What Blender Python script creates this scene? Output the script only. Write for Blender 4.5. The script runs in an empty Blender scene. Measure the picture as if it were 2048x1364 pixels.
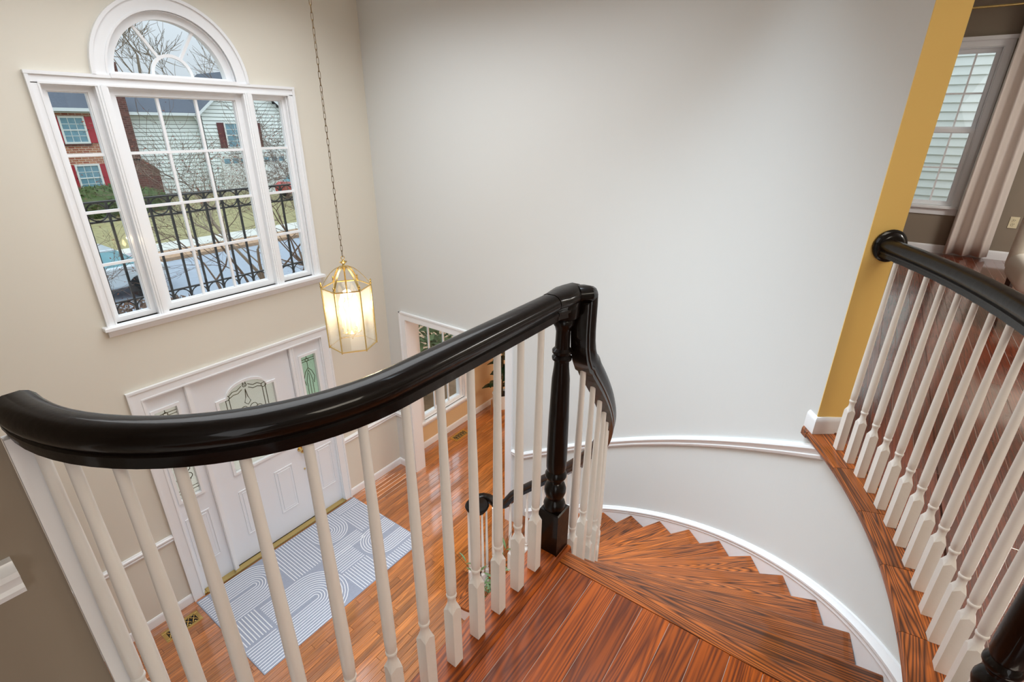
import bpy, bmesh, math, random
from math import sin, cos, pi, radians, degrees, atan2, hypot, sqrt
from mathutils import Vector, Matrix
random.seed(7)
S = bpy.context.scene
COL = S.collection
# ------------------------------------------------------------------ camera
CZ = 4.03
cd = bpy.data.cameras.new('camera'); cam = bpy.data.objects.new('camera', cd); COL.objects.link(cam); S.camera = cam
F = 1009.165; cd.sensor_width = 36; cd.lens = F/2048*36; cd.clip_start = .02; cd.clip_end = 500
P_, R_, Y_ = 0.40574685, 0.00826754, 0.95202251
_f = Vector((sin(Y_)*cos(P_), cos(Y_)*cos(P_), -sin(P_))); _r = Vector((cos(Y_), -sin(Y_), 0)); _u = _r.cross(_f)
_r2 = cos(R_)*_r + sin(R_)*_u; _u2 = -sin(R_)*_r + cos(R_)*_u
cam.matrix_world = Matrix(((_r2.x, _u2.x, -_f.x, 0), (_r2.y, _u2.y, -_f.y, 0), (_r2.z, _u2.z, -_f.z, CZ), (0, 0, 0, 1)))
# ------------------------------------------------------------------ world, lights, exposure
W = bpy.data.worlds.new('overcast_sky'); S.world = W; W.use_nodes = True
bg = W.node_tree.nodes['Background']; bg.inputs[1].default_value = 1.0
_n = W.node_tree.nodes; _l = W.node_tree.links
_tc = _n.new('ShaderNodeTexCoord'); _sx = _n.new('ShaderNodeSeparateXYZ'); _l.new(_tc.outputs['Generated'], _sx.inputs[0])
_mr = _n.new('ShaderNodeMapRange'); _l.new(_sx.outputs['Z'], _mr.inputs[0]); _mr.inputs['To Min'].default_value = .72; _mr.inputs['To Max'].default_value = 2.4   # overcast sky: the zenith is three times the horizon
_vm = _n.new('ShaderNodeVectorMath'); _vm.operation = 'SCALE'; _vm.inputs[0].default_value = (.84, .93, 1); _l.new(_mr.outputs[0], _vm.inputs['Scale']); _l.new(_vm.outputs[0], bg.inputs[0])
S.view_settings.view_transform = 'Standard'; S.view_settings.look = 'None'; S.view_settings.exposure = 0.0; S.view_settings.gamma = 1
S.view_settings.use_curve_mapping = False
S.cycles.use_denoising = True; S.cycles.max_bounces = 10; S.cycles.diffuse_bounces = 5; S.cycles.transparent_max_bounces = 16
S.cycles.caustics_reflective = False; S.cycles.caustics_refractive = False; S.cycles.sample_clamp_indirect = 6
def area(name, loc, size, power, col=(1, 1, 1), rot=(0, 0, 0), sy=None, spread=180):
    l = bpy.data.lights.new(name, 'AREA'); l.energy = power; l.color = col; l.size = size; l.spread = radians(spread)
    if sy: l.shape = 'RECTANGLE'; l.size_y = sy
    o = bpy.data.objects.new(name, l); o.location = loc; o.rotation_euler = rot; COL.objects.link(o); return o
area('foyer_fill', (1.7, 2.6, 5.12), 2.4, 68, (.92, .96, 1), spread=150)  # soft fill added above the foyer, not an actual fixture
area('stair_fill', (2.1, 1.3, 5.12), 1.4, 42, (.74, .88, 1), spread=72)  # cool narrow fill added overhead to brighten the lower stair wall
area('loft_fill', (4.7, -3.0, 5.12), 1.2, 130, (1, .98, .94))  # fill added out of view to brighten the loft
area('hall_fill', (.4, -1.9, 5.12), 1.2, 42, (1, .91, .76))  # warm fill added above the hall to brighten the golden wall end
area('rear_fill', (-2.3, -1.6, 4.0), 2.2, 26, (.95, .97, 1), Vector((1, .55, -.25)).to_track_quat('-Z', 'Z').to_euler(), 1.6)  # fill added behind the camera; the wall there has no window
area('entry_fill', (-.5, .1, 2.40), 1.4, 95, (.84, .92, 1))  # fill added under the landing to lift the door and lower walls
area('living_room_fill', (5.2, 2.2, 2.38), 1.4, 46, (1, .92, .8))  # warm fill added below the living room ceiling, no fixture there

# ------------------------------------------------------------------ helpers
def lin(c):
    return tuple((x/255/12.92 if x/255 <= .04045 else ((x/255+.055)/1.055)**2.4) for x in c) + (1,)
def mat(name, col, rough=.5, metal=0, coat=0, spec=.5, bump=0, bscale=40, var=0, emit=None, estr=0, coat_ior=1.5, vscale=3):
    m = bpy.data.materials.new(name); m.use_nodes = True; nt = m.node_tree; b = nt.nodes['Principled BSDF']
    b.inputs['Base Color'].default_value = lin(col); b.inputs['Roughness'].default_value = rough; b.inputs['Metallic'].default_value = metal
    b.inputs['Coat Weight'].default_value = coat; b.inputs['Specular IOR Level'].default_value = spec; b.inputs['Coat IOR'].default_value = coat_ior
    b.inputs['Coat Roughness'].default_value = .08
    if emit: b.inputs['Emission Color'].default_value = lin(emit); b.inputs['Emission Strength'].default_value = estr
    tc = nt.nodes.new('ShaderNodeTexCoord')
    if var:
        n = nt.nodes.new('ShaderNodeTexNoise'); n.inputs['Scale'].default_value = vscale; n.inputs['Detail'].default_value = 5
        nt.links.new(tc.outputs['Object'], n.inputs['Vector'])
        mx = nt.nodes.new('ShaderNodeMix'); mx.data_type = 'RGBA'; nt.links.new(n.outputs['Fac'], mx.inputs['Factor'])
        c = lin(col); mx.inputs['A'].default_value = tuple(x*(1-var) for x in c[:3])+(1,); mx.inputs['B'].default_value = tuple(min(1, x*(1+var)) for x in c[:3])+(1,)
        nt.links.new(mx.outputs['Result'], b.inputs['Base Color'])
    if bump:
        n = nt.nodes.new('ShaderNodeTexNoise'); n.inputs['Scale'].default_value = bscale; n.inputs['Detail'].default_value = 4
        nt.links.new(tc.outputs['Object'], n.inputs['Vector'])
        bp = nt.nodes.new('ShaderNodeBump'); bp.inputs['Strength'].default_value = bump; bp.inputs['Distance'].default_value = .002
        nt.links.new(n.outputs['Fac'], bp.inputs['Height']); nt.links.new(bp.outputs['Normal'], b.inputs['Normal'])
    return m
def wood(name, light, mid, dark, rough=.3, rings=9, coat=.6, varv=.25, ringw=.5, coat_ior=1.6):
    """oak: grain along local X, a different figure on every object"""
    m = bpy.data.materials.new(name); m.use_nodes = True; nt = m.node_tree; N = nt.nodes; L = nt.links; b = N['Principled BSDF']
    tc = N.new('ShaderNodeTexCoord'); oi = N.new('ShaderNodeObjectInfo')
    ad = N.new('ShaderNodeVectorMath'); ad.operation = 'MULTIPLY_ADD'; L.new(oi.outputs['Random'], ad.inputs[0]); ad.inputs[1].default_value = (37, 19, 53); L.new(tc.outputs['Object'], ad.inputs[2])
    def noise(sc, scale, det, dist=0):
        mp = N.new('ShaderNodeMapping'); mp.inputs['Scale'].default_value = sc; L.new(ad.outputs[0], mp.inputs['Vector'])
        n = N.new('ShaderNodeTexNoise'); n.inputs['Scale'].default_value = scale; n.inputs['Detail'].default_value = det; n.inputs['Distortion'].default_value = dist
        L.new(mp.outputs[0], n.inputs['Vector']); return n.outputs['Fac']
    n1 = noise((.30, 7, 7), 1.6, 1.2, .12)
    mu = N.new('ShaderNodeMath'); mu.operation = 'MULTIPLY'; L.new(n1, mu.inputs[0]); mu.inputs[1].default_value = rings*2.4
    fr = N.new('ShaderNodeMath'); fr.operation = 'PINGPONG'; L.new(mu.outputs[0], fr.inputs[0]); fr.inputs[1].default_value = .5
    rp = N.new('ShaderNodeValToRGB'); e = rp.color_ramp.elements; e[0].position = .0; e[0].color = (1, 1, 1, 1); e[1].position = .42; e[1].color = (0, 0, 0, 1)
    L.new(fr.outputs[0], rp.inputs[0])
    pore = noise((3, 110, 110), 1.5, 3)
    rp2 = N.new('ShaderNodeValToRGB'); e = rp2.color_ramp.elements; e[0].position = .48; e[0].color = (0, 0, 0, 1); e[1].position = .66; e[1].color = (1, 1, 1, 1); L.new(pore, rp2.inputs[0])
    big = noise((.8, 3, 3), 1.3, 2)
    m1 = N.new('ShaderNodeMix'); m1.data_type = 'RGBA'; L.new(big, m1.inputs['Factor']); m1.inputs['A'].default_value = lin(light); m1.inputs['B'].default_value = lin(mid)
    sc = N.new('ShaderNodeMath'); sc.operation = 'MULTIPLY'; L.new(rp.outputs[0], sc.inputs[0]); sc.inputs[1].default_value = ringw
    m2 = N.new('ShaderNodeMix'); m2.data_type = 'RGBA'; L.new(sc.outputs[0], m2.inputs['Factor']); L.new(m1.outputs['Result'], m2.inputs['A']); m2.inputs['B'].default_value = lin(dark)
    s2 = N.new('ShaderNodeMath'); s2.operation = 'MULTIPLY'; L.new(rp2.outputs[0], s2.inputs[0]); s2.inputs[1].default_value = .6
    m3 = N.new('ShaderNodeMix'); m3.data_type = 'RGBA'; L.new(s2.outputs[0], m3.inputs['Factor']); L.new(m2.outputs['Result'], m3.inputs['A']); m3.inputs['B'].default_value = lin(dark)
    hv = N.new('ShaderNodeHueSaturation'); L.new(m3.outputs['Result'], hv.inputs['Color'])
    mr = N.new('ShaderNodeMapRange'); L.new(oi.outputs['Random'], mr.inputs[0]); mr.inputs['To Min'].default_value = 1-varv; mr.inputs['To Max'].default_value = 1+varv; L.new(mr.outputs[0], hv.inputs['Value'])
    L.new(hv.outputs[0], b.inputs['Base Color']); b.inputs['Roughness'].default_value = rough
    b.inputs['Specular IOR Level'].default_value = .25; b.inputs['Coat Weight'].default_value = coat; b.inputs['Coat Roughness'].default_value = .1; b.inputs['Coat IOR'].default_value = coat_ior
    bp = N.new('ShaderNodeBump'); bp.inputs['Strength'].default_value = .12; bp.inputs['Distance'].default_value = .001; L.new(m3.outputs['Result'], bp.inputs['Height']); L.new(bp.outputs[0], b.inputs['Normal'])
    L.new(bp.outputs[0], b.inputs['Coat Normal'])
    return m
def glass(name, tint=(1, 1, 1), refl=.12, bump=0, bscale=60, milk=0):
    m = bpy.data.materials.new(name); m.use_nodes = True; nt = m.node_tree; N = nt.nodes; L = nt.links
    for n in list(N): N.remove(n)
    o = N.new('ShaderNodeOutputMaterial'); t = N.new('ShaderNodeBsdfTransparent'); t.inputs[0].default_value = (*tint, 1)
    g = N.new('ShaderNodeBsdfGlossy'); g.inputs['Roughness'].default_value = .02
    fz = N.new('ShaderNodeLayerWeight'); fz.inputs[0].default_value = .5
    pw = N.new('ShaderNodeMath'); pw.operation = 'POWER'; L.new(fz.outputs['Facing'], pw.inputs[0]); pw.inputs[1].default_value = 5
    ml = N.new('ShaderNodeMath'); ml.operation = 'MULTIPLY_ADD'; L.new(pw.outputs[0], ml.inputs[0]); ml.inputs[1].default_value = .7; ml.inputs[2].default_value = refl*.5
    ml.use_clamp = True
    base = t
    if milk:
        rf = N.new('ShaderNodeBsdfRefraction'); rf.inputs['IOR'].default_value = 1.06; rf.inputs['Roughness'].default_value = .12; rf.inputs[0].default_value = (*tint, 1)
        tl = N.new('ShaderNodeBsdfTranslucent'); tl.inputs[0].default_value = (*tint, 1)
        a = N.new('ShaderNodeMixShader'); a.inputs[0].default_value = .8; L.new(rf.outputs[0], a.inputs[1]); L.new(tl.outputs[0], a.inputs[2])
        base = N.new('ShaderNodeMixShader'); base.inputs[0].default_value = milk; L.new(t.outputs[0], base.inputs[1]); L.new(a.outputs[0], base.inputs[2])
        if bump:
            tc = N.new('ShaderNodeTexCoord'); n = N.new('ShaderNodeTexNoise'); n.inputs['Scale'].default_value = bscale; L.new(tc.outputs['Object'], n.inputs['Vector'])
            bp = N.new('ShaderNodeBump'); bp.inputs['Strength'].default_value = bump; bp.inputs['Distance'].default_value = .01; L.new(n.outputs[0], bp.inputs['Height'])
            for q in (rf, g, tl): L.new(bp.outputs[0], q.inputs['Normal'])
    mx = N.new('ShaderNodeMixShader'); L.new(ml.outputs[0], mx.inputs[0]); L.new(base.outputs[0], mx.inputs[1]); L.new(g.outputs[0], mx.inputs[2]); L.new(mx.outputs[0], o.inputs[0])
    return m
M = dict(
    wall=mat('wall_paint', (216, 218, 216), .85, bump=.05, bscale=250),
    wallf=mat('front_wall_paint', (224, 219, 206), .85, bump=.05, bscale=250),
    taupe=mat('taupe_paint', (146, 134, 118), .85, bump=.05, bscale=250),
    tan=mat('tan_paint', (226, 196, 152), .85), gold=mat('golden_paint', (250, 212, 124), .8, bump=.05, bscale=250),
    ceil=mat('ceiling_paint', (240, 240, 238), .9), trim=mat('white_trim_paint', (240, 242, 244), .35, coat=.2),
    bal=mat('baluster_paint', (240, 237, 230), .35, coat=.15, bump=.25, bscale=90, var=.05, vscale=8),
    door=mat('door_paint', (236, 239, 243), .4), black=mat('black_stain', (14, 8, 5), .42, spec=.1, coat=.38, bump=.5, bscale=30, coat_ior=1.5),
    oak=wood('lower_floor_oak', (212, 130, 60), (172, 94, 38), (90, 42, 14), rough=.28, rings=5, coat=1, varv=.28, ringw=.5, coat_ior=2.4),
    oakd=wood('landing_oak', (192, 96, 16), (152, 66, 6), (66, 22, 2), rough=.5, rings=12, coat=.12, varv=.28, ringw=.7, coat_ior=1.45),
    tread=wood('tread_oak', (188, 104, 40), (148, 72, 20), (46, 20, 7), rough=.5, rings=17, coat=.7, varv=.34, ringw=.92, coat_ior=1.45),
    brass=mat('polished_brass', (222, 194, 126), .22, 1), dbrass=mat('antique_brass', (120, 96, 62), .35, 1), chrome=mat('old_brass', (150, 120, 70), .35, 1),
    iron=mat('black_iron', (22, 22, 24), .45), pane=glass('window_glass', (.97, .985, .99), .05), lpane=glass('lantern_glass', (.98, .98, .96), .22, milk=.10),
    tex=glass('textured_glass', (1, .97, .9), .1, bump=.8, bscale=120, milk=.85), green=glass('green_seedy_glass', (.80, .92, .78), .1, bump=1, bscale=45, milk=.75),
    rug=mat('grey_rug', (158, 164, 180), .95, bump=1, bscale=400, var=.14, vscale=60), rugw=mat('rug_white_yarn', (232, 234, 238), .95, bump=.6, bscale=300),
    lead=mat('lead_came', (92, 84, 60), .4, 1), candle=mat('glowing_ivory_sleeve', (250, 240, 215), .5, emit=(255, 220, 160), estr=.5), bulb=mat('lit_bulb', (255, 236, 200), .3, emit=(255, 214, 150), estr=40),  # candle sleeves emit faintly, a glow added to suggest light from the bulbs
    pot=mat('white_pot', (235, 235, 232), .3), potwood=mat('light_wood_leg', (205, 155, 95), .5), soil=mat('soil', (52, 40, 30), .95),
    leafd=mat('dark_glossy_leaf', (26, 48, 26), .3, coat=.4, var=.4, vscale=9), leafo=mat('olive_leaf', (86, 104, 62), .5, var=.3, vscale=20), stem=mat('plant_stem', (90, 72, 44), .7),
    curtain=mat('taupe_satin_curtain', (222, 212, 204), .38, bump=.1, bscale=60), fabric=mat('white_upholstery', (238, 232, 220), .7, bump=.2, bscale=200), darkleg=mat('dark_chair_leg', (60, 26, 14), .3, coat=.5),
    outlet=mat('ivory_plastic', (232, 222, 188), .4), dark=mat('dark_slot', (20, 16, 12), .6), hole=mat('vent_dark', (12, 10, 8), .8),
    grass=mat('winter_lawn', (146, 140, 98), .95, bump=1, bscale=12, var=.5, vscale=3.5), road=mat('asphalt', (150, 160, 172), .9, var=.1, vscale=8), walk=mat('concrete_walk', (200, 200, 192), .9, var=.08),
    mulch=mat('mulch_verge', (168, 138, 110), .95, bump=1, bscale=20, var=.4, vscale=9), siding=mat('pale_siding', (236, 244, 240), .6), roof=mat('dark_shingle', (84, 92, 104), .9, bump=1, bscale=20, var=.3, vscale=10),
    gutter=mat('gutter_white', (226, 234, 236), .4), soffit=mat('soffit', (170, 172, 166), .7), shut=mat('red_shutter', (176, 44, 58), .55), shutd=mat('maroon_shutter', (96, 36, 40), .55), hwin=mat('house_window_glass', (120, 160, 176), .1, var=.3, vscale=4), hframe=mat('house_window_frame', (232, 236, 232), .5),
    bark=mat('grey_bark', (142, 128, 112), .9, bump=1, bscale=25, var=.3, vscale=9), twig=mat('brown_twig', (104, 84, 70), .9), dleaf=mat('dead_leaf', (120, 62, 40), .8), hedge=mat('hedge_leaf', (72, 92, 42), .8, var=.4, vscale=6), bush=mat('evergreen_leaf', (112, 136, 92), .5, var=.4, vscale=9),
    carred=mat('red_car_paint', (190, 40, 46), .25, coat=1), carw=mat('pale_car_paint', (200, 210, 216), .25, coat=1), carg=mat('car_window', (120, 170, 180), .08), tyre=mat('tyre', (26, 26, 26), .8),
)
def brickmat(name, c1, c2, mo, sc=1):
    m = bpy.data.materials.new(name); m.use_nodes = True; nt = m.node_tree; b = nt.nodes['Principled BSDF']; b.inputs['Roughness'].default_value = .9
    tc = nt.nodes.new('ShaderNodeTexCoord'); mp = nt.nodes.new('ShaderNodeMapping'); mp.inputs['Rotation'].default_value = (pi/2, 0, 0)
    br = nt.nodes.new('ShaderNodeTexBrick'); br.inputs['Color1'].default_value = lin(c1); br.inputs['Color2'].default_value = lin(c2); br.inputs['Mortar'].default_value = lin(mo)
    br.inputs['Scale'].default_value = sc; br.inputs['Brick Width'].default_value = .3; br.inputs['Row Height'].default_value = .11; br.inputs['Mortar Size'].default_value = .012
    nt.links.new(tc.outputs['Object'], mp.inputs[0]); nt.links.new(mp.outputs[0], br.inputs['Vector']); nt.links.new(br.outputs[0], b.inputs['Base Color']); return m
M['loft'] = wood('loft_oak', (140, 66, 36), (108, 44, 24), (54, 20, 10), rough=.4, rings=6, coat=1, varv=.25, ringw=.5, coat_ior=2.7)
M['brick'] = brickmat('tan_red_brick', (186, 128, 96), (160, 92, 74), (214, 196, 176))
M['brickd'] = brickmat('dark_brown_brick', (112, 66, 58), (84, 46, 42), (120, 96, 88))

class MB:
    def __init__(s): s.v = []; s.f = []; s.sm = []
    def add(s, vs, fs, smooth=False):
        o = len(s.v); s.v += [tuple(v) for v in vs]; s.f += [tuple(i+o for i in f) for f in fs]; s.sm += [smooth]*len(fs); return s
    def box(s, a, b):
        x0, y0, z0 = a; x1, y1, z1 = b
        if x0 > x1: x0, x1 = x1, x0
        if y0 > y1: y0, y1 = y1, y0
        if z0 > z1: z0, z1 = z1, z0
        return s.add([(x0, y0, z0), (x1, y0, z0), (x1, y1, z0), (x0, y1, z0), (x0, y0, z1), (x1, y0, z1), (x1, y1, z1), (x0, y1, z1)],
                     [(0, 3, 2, 1), (4, 5, 6, 7), (0, 1, 5, 4), (1, 2, 6, 5), (2, 3, 7, 6), (3, 0, 4, 7)])
    def bbox(s, a, b, c):
        """box whose top edges are chamfered by c"""
        x0, y0, z0 = a; x1, y1, z1 = b
        v = [(x0, y0, z0), (x1, y0, z0), (x1, y1, z0), (x0, y1, z0), (x0, y0, z1-c), (x1, y0, z1-c), (x1, y1, z1-c), (x0, y1, z1-c),
             (x0+c, y0+c, z1), (x1-c, y0+c, z1), (x1-c, y1-c, z1), (x0+c, y1-c, z1)]
        return s.add(v, [(0, 3, 2, 1), (0, 1, 5, 4), (1, 2, 6, 5), (2, 3, 7, 6), (3, 0, 4, 7), (4, 5, 9, 8), (5, 6, 10, 9), (6, 7, 11, 10), (7, 4, 8, 11), (8, 9, 10, 11)])
    def prism(s, poly, z0, z1):
        n = len(poly); v = [(x, y, z0) for x, y in poly]+[(x, y, z1) for x, y in poly]
        return s.add(v, [tuple(range(n-1, -1, -1)), tuple(range(n, 2*n))]+[(i, (i+1) % n, n+(i+1) % n, n+i) for i in range(n)])
    def prismY(s, poly, y0, y1):
        """poly in (x, z), extruded along y"""
        n = len(poly); v = [(x, y0, z) for x, z in poly]+[(x, y1, z) for x, z in poly]
        return s.add(v, [tuple(range(n)), tuple(range(2*n-1, n-1, -1))]+[(i, n+i, n+(i+1) % n, (i+1) % n) for i in range(n)])
    def lathe(s, prof, c=(0, 0, 0), n=12, smooth=True):
        v = []; f = []
        for r, z in prof: v += [(c[0]+r*cos(2*pi*i/n), c[1]+r*sin(2*pi*i/n), c[2]+z) for i in range(n)]
        for j in range(len(prof)-1): f += [(j*n+i, j*n+(i+1) % n, (j+1)*n+(i+1) % n, (j+1)*n+i) for i in range(n)]
        f += [tuple(range(n-1, -1, -1)), tuple(range((len(prof)-1)*n, len(prof)*n))]
        return s.add(v, f, smooth)
    def sweep(s, path, prof, side=None, closed=False, smooth=True, caps=True):
        """prof: closed list of (side, up); path: points; side: fixed side vectors or None (horizontal)"""
        pts = [Vector(p) for p in path]; n = len(pts); k = len(prof); v = []; f = []
        for i, p in enumerate(pts):
            if closed: a = pts[i-1]; b = pts[(i+1) % n]
            else: a = pts[max(i-1, 0)]; b = pts[min(i+1, n-1)]
            t1 = (p-a); t2 = (b-p)
            if t1.length < 1e-9: t1 = t2
            if t2.length < 1e-9: t2 = t1
            t1.normalize(); t2.normalize(); t = (t1+t2)
            if t.length < 1e-6: t = t1.copy()
            t.normalize(); m = 1/max(.35, t.dot(t1))
            sd = Vector(side[i]) if side else t.cross(Vector((0, 0, 1)))
            if sd.length < 1e-6: sd = Vector((1, 0, 0))
            sd = (sd-t*sd.dot(t)).normalized(); up = sd.cross(t).normalized()
            ks, ku = 1, 1
            bend = (t2-t1)
            if bend.length > 1e-4:
                bd = bend.normalized()
                if abs(bd.dot(sd)) > .7: ks = m
                elif abs(bd.dot(up)) > .7: ku = m
            for q in prof: v.append(p+sd*q[0]*ks+up*q[1]*ku)
        m_ = n if closed else n-1
        for i in range(m_):
            j = (i+1) % n
            f += [(i*k+a, i*k+(a+1) % k, j*k+(a+1) % k, j*k+a) for a in range(k)]
        if not closed and caps: f += [tuple(range(k-1, -1, -1)), tuple(range((n-1)*k, n*k))]
        return s.add(v, f, smooth)
    def tube(s, path, r, n=6, r2=None, closed=False, smooth=True):
        pts = [Vector(p) for p in path]; N_ = len(pts); v = []; f = []
        ref = Vector((0, 0, 1))
        d0 = (pts[-1]-pts[0])
        if N_ and abs(d0.normalized().z if d0.length > 0 else 0) > .9: ref = Vector((1, 0, 0))
        for i, p in enumerate(pts):
            a = pts[i-1] if (i or closed) else pts[0]; b = pts[(i+1) % N_] if (i < N_-1 or closed) else pts[-1]
            t = (b-a).normalized(); x = t.cross(ref)
            if x.length < 1e-3: x = t.cross(Vector((0, 1, 0)))
            x.normalize(); y = x.cross(t); rr = r if r2 is None else r+(r2-r)*i/max(1, N_-1)
            v += [p+(x*cos(2*pi*j/n)+y*sin(2*pi*j/n))*rr for j in range(n)]
        for i in range(N_ if closed else N_-1):
            q = (i+1) % N_; f += [(i*n+j, i*n+(j+1) % n, q*n+(j+1) % n, q*n+j) for j in range(n)]
        if not closed: f += [tuple(range(n-1, -1, -1)), tuple(range((N_-1)*n, N_*n))]
        return s.add(v, f, smooth)
    def mesh(s, name, m):
        me = bpy.data.meshes.new(name); me.from_pydata(s.v, [], s.f); me.materials.append(m)
        me.polygons.foreach_set('use_smooth', s.sm)
        b = bmesh.new(); b.from_mesh(me); bmesh.ops.recalc_face_normals(b, faces=b.faces); b.to_mesh(me); b.free()
        if any(s.sm): me.set_sharp_from_angle(angle=radians(38))
        return me
    def obj(s, name, m, parent=None, loc=None, rot=None, **kw):
        return link(name, s.mesh(name, m), parent, loc, rot, **kw)
def link(name, me, parent=None, loc=None, rot=None, **kw):
    o = bpy.data.objects.new(name, me); COL.objects.link(o); o.parent = parent
    if loc is not None: o.location = loc
    if rot is not None: o.rotation_euler = rot
    for k, v in kw.items(): o[k] = v
    return o
def thing(name, label, cat, loc=(0, 0, 0), rz=0, group=None, kind=None):
    o = bpy.data.objects.new(name, None); COL.objects.link(o); o.location = loc; o.rotation_euler = (0, 0, rz); o.empty_display_size = .1
    o['label'] = label; o['category'] = cat
    if group: o['group'] = group
    if kind: o['kind'] = kind
    return o
def tag(o, label, cat, group=None, kind=None):
    o['label'] = label; o['category'] = cat
    if group: o['group'] = group
    if kind: o['kind'] = kind
    return o
def copy_tree(o, parent=None):
    c = o.copy(); COL.objects.link(c); c.parent = parent
    for ch in [k for k in o.children]: copy_tree(ch, c)
    return c

# ------------------------------------------------------------------ key dimensions (metres; lower floor z=0)
ZU = 2.72; H = 5.2; CX, CY = 1.132, 2.037; RW = 2.41; RI = 1.437; RISE = .194; DA = 7.45; A0 = -89.5
YF = 4.27; XS = 3.542
def pol(r, a, z=None):
    p = (CX+r*cos(radians(a)), CY+r*sin(radians(a)))
    return p if z is None else (*p, z)
def nos(a): return ZU-RISE*(a-A0)/DA
def frange(a, b, n): return [a+(b-a)*i/n for i in range(n+1)]

# ------------------------------------------------------------------ walls
def wall_panel(mb, u0, u1, z0, z1, holes, put):
    """rectangular holes; put(mb, ua, ub, za, zb) adds a slab"""
    us = sorted({u0, u1, *[h[0] for h in holes], *[h[1] for h in holes]}); zs = sorted({z0, z1, *[h[2] for h in holes], *[h[3] for h in holes]})
    for i in range(len(us)-1):
        for j in range(len(zs)-1):
            um, zm = (us[i]+us[i+1])/2, (zs[j]+zs[j+1])/2
            if not any(h[0] < um < h[1] and h[2] < zm < h[3] for h in holes): put(mb, us[i], us[i+1], zs[j], zs[j+1])
ACX, ACZ, AR = 1.882, 4.30, .425   # arch opening centre and radius
mb = MB()
wall_panel(mb, -2.5, 7.6, -.3, H, [(1.10, 2.67, -.3, 2.07), (1.09, 2.71, 2.69, 4.235), (ACX-AR, ACX+AR, ACZ, ACZ+AR), (3.97, 4.80, .42, 1.80)],
           lambda m, a, b, c, d: m.box((a, YF, c), (b, YF+.14, d)))
arc = [(ACX+AR*cos(t), ACZ+AR*sin(t)) for t in frange(0, pi, 28)]
for i in range(28):
    a, b = arc[i], arc[i+1]; mb.prismY([a, b, (b[0], ACZ+AR), (a[0], ACZ+AR)], YF, YF+.14)
tag(mb.obj('wall_front', M['wallf']), 'beige painted front wall holding the arched window and the entry door', 'wall', kind='structure')
# curved stair wall, full height from -57 deg to 0, lower part to -110 deg
mb = MB(); mb.prism([pol(RW, a) for a in frange(-57, 0, 40)]+[pol(RW+.12, a) for a in frange(0, -57, 40)], 0, H)
mb.prism([pol(RW, a) for a in frange(-120, -57, 30)]+[pol(RW+.12, a) for a in frange(-57, -120, 30)], 0, 2.68)
wall_panel(mb, CY, YF, 0, H, [(2.59, 3.96, 0, 2.05)], lambda m, a, b, c, d: m.box((XS, a, c), (XS+.12, b, d)))
tag(mb.obj('wall_right', M['wall']), 'large pale grey curved wall wrapping around the stairwell', 'wall', kind='structure')
# golden end of the curved wall at loft level
A = pol(RW, -57); B = pol(RW+.123, -57)
mb = MB(); e = Vector((sin(radians(-57)), -cos(radians(-57)), 0))*.004
mb.prism([A, (A[0]+e.x, A[1]+e.y), (B[0]+e.x, B[1]+e.y), B], ZU, H)
tag(mb.obj('wall_end', M['gold']), 'golden yellow painted wall end behind the loft handrail rosette', 'wall', kind='structure')
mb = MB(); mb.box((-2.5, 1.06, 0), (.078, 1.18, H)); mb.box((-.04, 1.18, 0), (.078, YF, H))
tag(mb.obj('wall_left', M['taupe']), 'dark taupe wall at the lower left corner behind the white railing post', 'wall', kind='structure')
mb = MB(); mb.box((-2.6, -3.5, 0), (-2.5, 4.4, H)); mb.box((-2.6, -3.6, 0), (7.6, -3.5, H)); mb.box((3.66, .9, ZU-.3), (7.6, 1.0, H)); mb.box((3.4, -3.5, 0), (7.6, -3.4, H)); 
tag(mb.obj('wall_back', M['taupe']), 'taupe walls behind the viewpoint closing the loft', 'wall', kind='structure')
W3 = (-.62, .24, 3.24, 4.78)
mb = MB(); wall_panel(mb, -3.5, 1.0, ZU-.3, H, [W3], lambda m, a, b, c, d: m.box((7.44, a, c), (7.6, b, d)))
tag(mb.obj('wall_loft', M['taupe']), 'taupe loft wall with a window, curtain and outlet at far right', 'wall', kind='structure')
mb = MB(); mb.box((6.6, 0, 0), (6.7, YF, 2.5)); mb.box((3.66, -.1, 0), (6.7, 0, 2.5)); mb.box((XS+.12, YF-.012, 0), (3.97, YF, 2.42)); mb.box((4.80, YF-.012, 0), (6.6, YF, 2.42)); mb.box((3.97, YF-.012, 0), (4.80, YF, .42)); mb.box((3.97, YF-.012, 1.8), (4.80, YF, 2.42))
tag(mb.obj('wall_living_room', M['tan']), 'warm tan living room wall seen through the lower opening', 'wall', kind='structure')
mb = MB(); mb.box((-2.6, -3.6, H), (7.6, 4.45, H+.1)); tag(mb.obj('ceiling', M['ceil']), 'white upper ceiling above the stairwell and loft', 'ceiling', kind='structure')
mb = MB(); mb.box((XS+.12, 0, 2.42), (7.6, 4.45, 2.55)); mb.box((XS+.12, .95, 2.55), (7.6, 4.45, H)); tag(mb.obj('ceiling', M['ceil']), 'white living room ceiling beyond the opening', 'ceiling', kind='structure')
# upper floor slab
PX, PY = .54, 1.06    # centre of the quarter turn of the landing railing
sl = [(-2.5, -3.5), (7.44, -3.5), (7.44, .9), pol(2.53, -27)]+[pol(RW+.0, a) for a in frange(-30, -89, 30)]
sl += [(1.118, .69), (PX, .69)]+[(PX-.372*sin(t), PY-.372*cos(t)) for t in frange(0, pi/2, 12)]+[(-2.5, 1.06)]
sl = [sl[0], sl[1], sl[2], (3.66, .9), pol(2.53, -30)]+[pol(RW+.005, a) for a in frange(-33, -89, 30)]+sl[-15:]
mb = MB(); mb.prism(sl, 2.42, 2.699); tag(mb.obj('floor', M['trim']), 'white edge and underside of the upper floor slab', 'floor', kind='structure')

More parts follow.
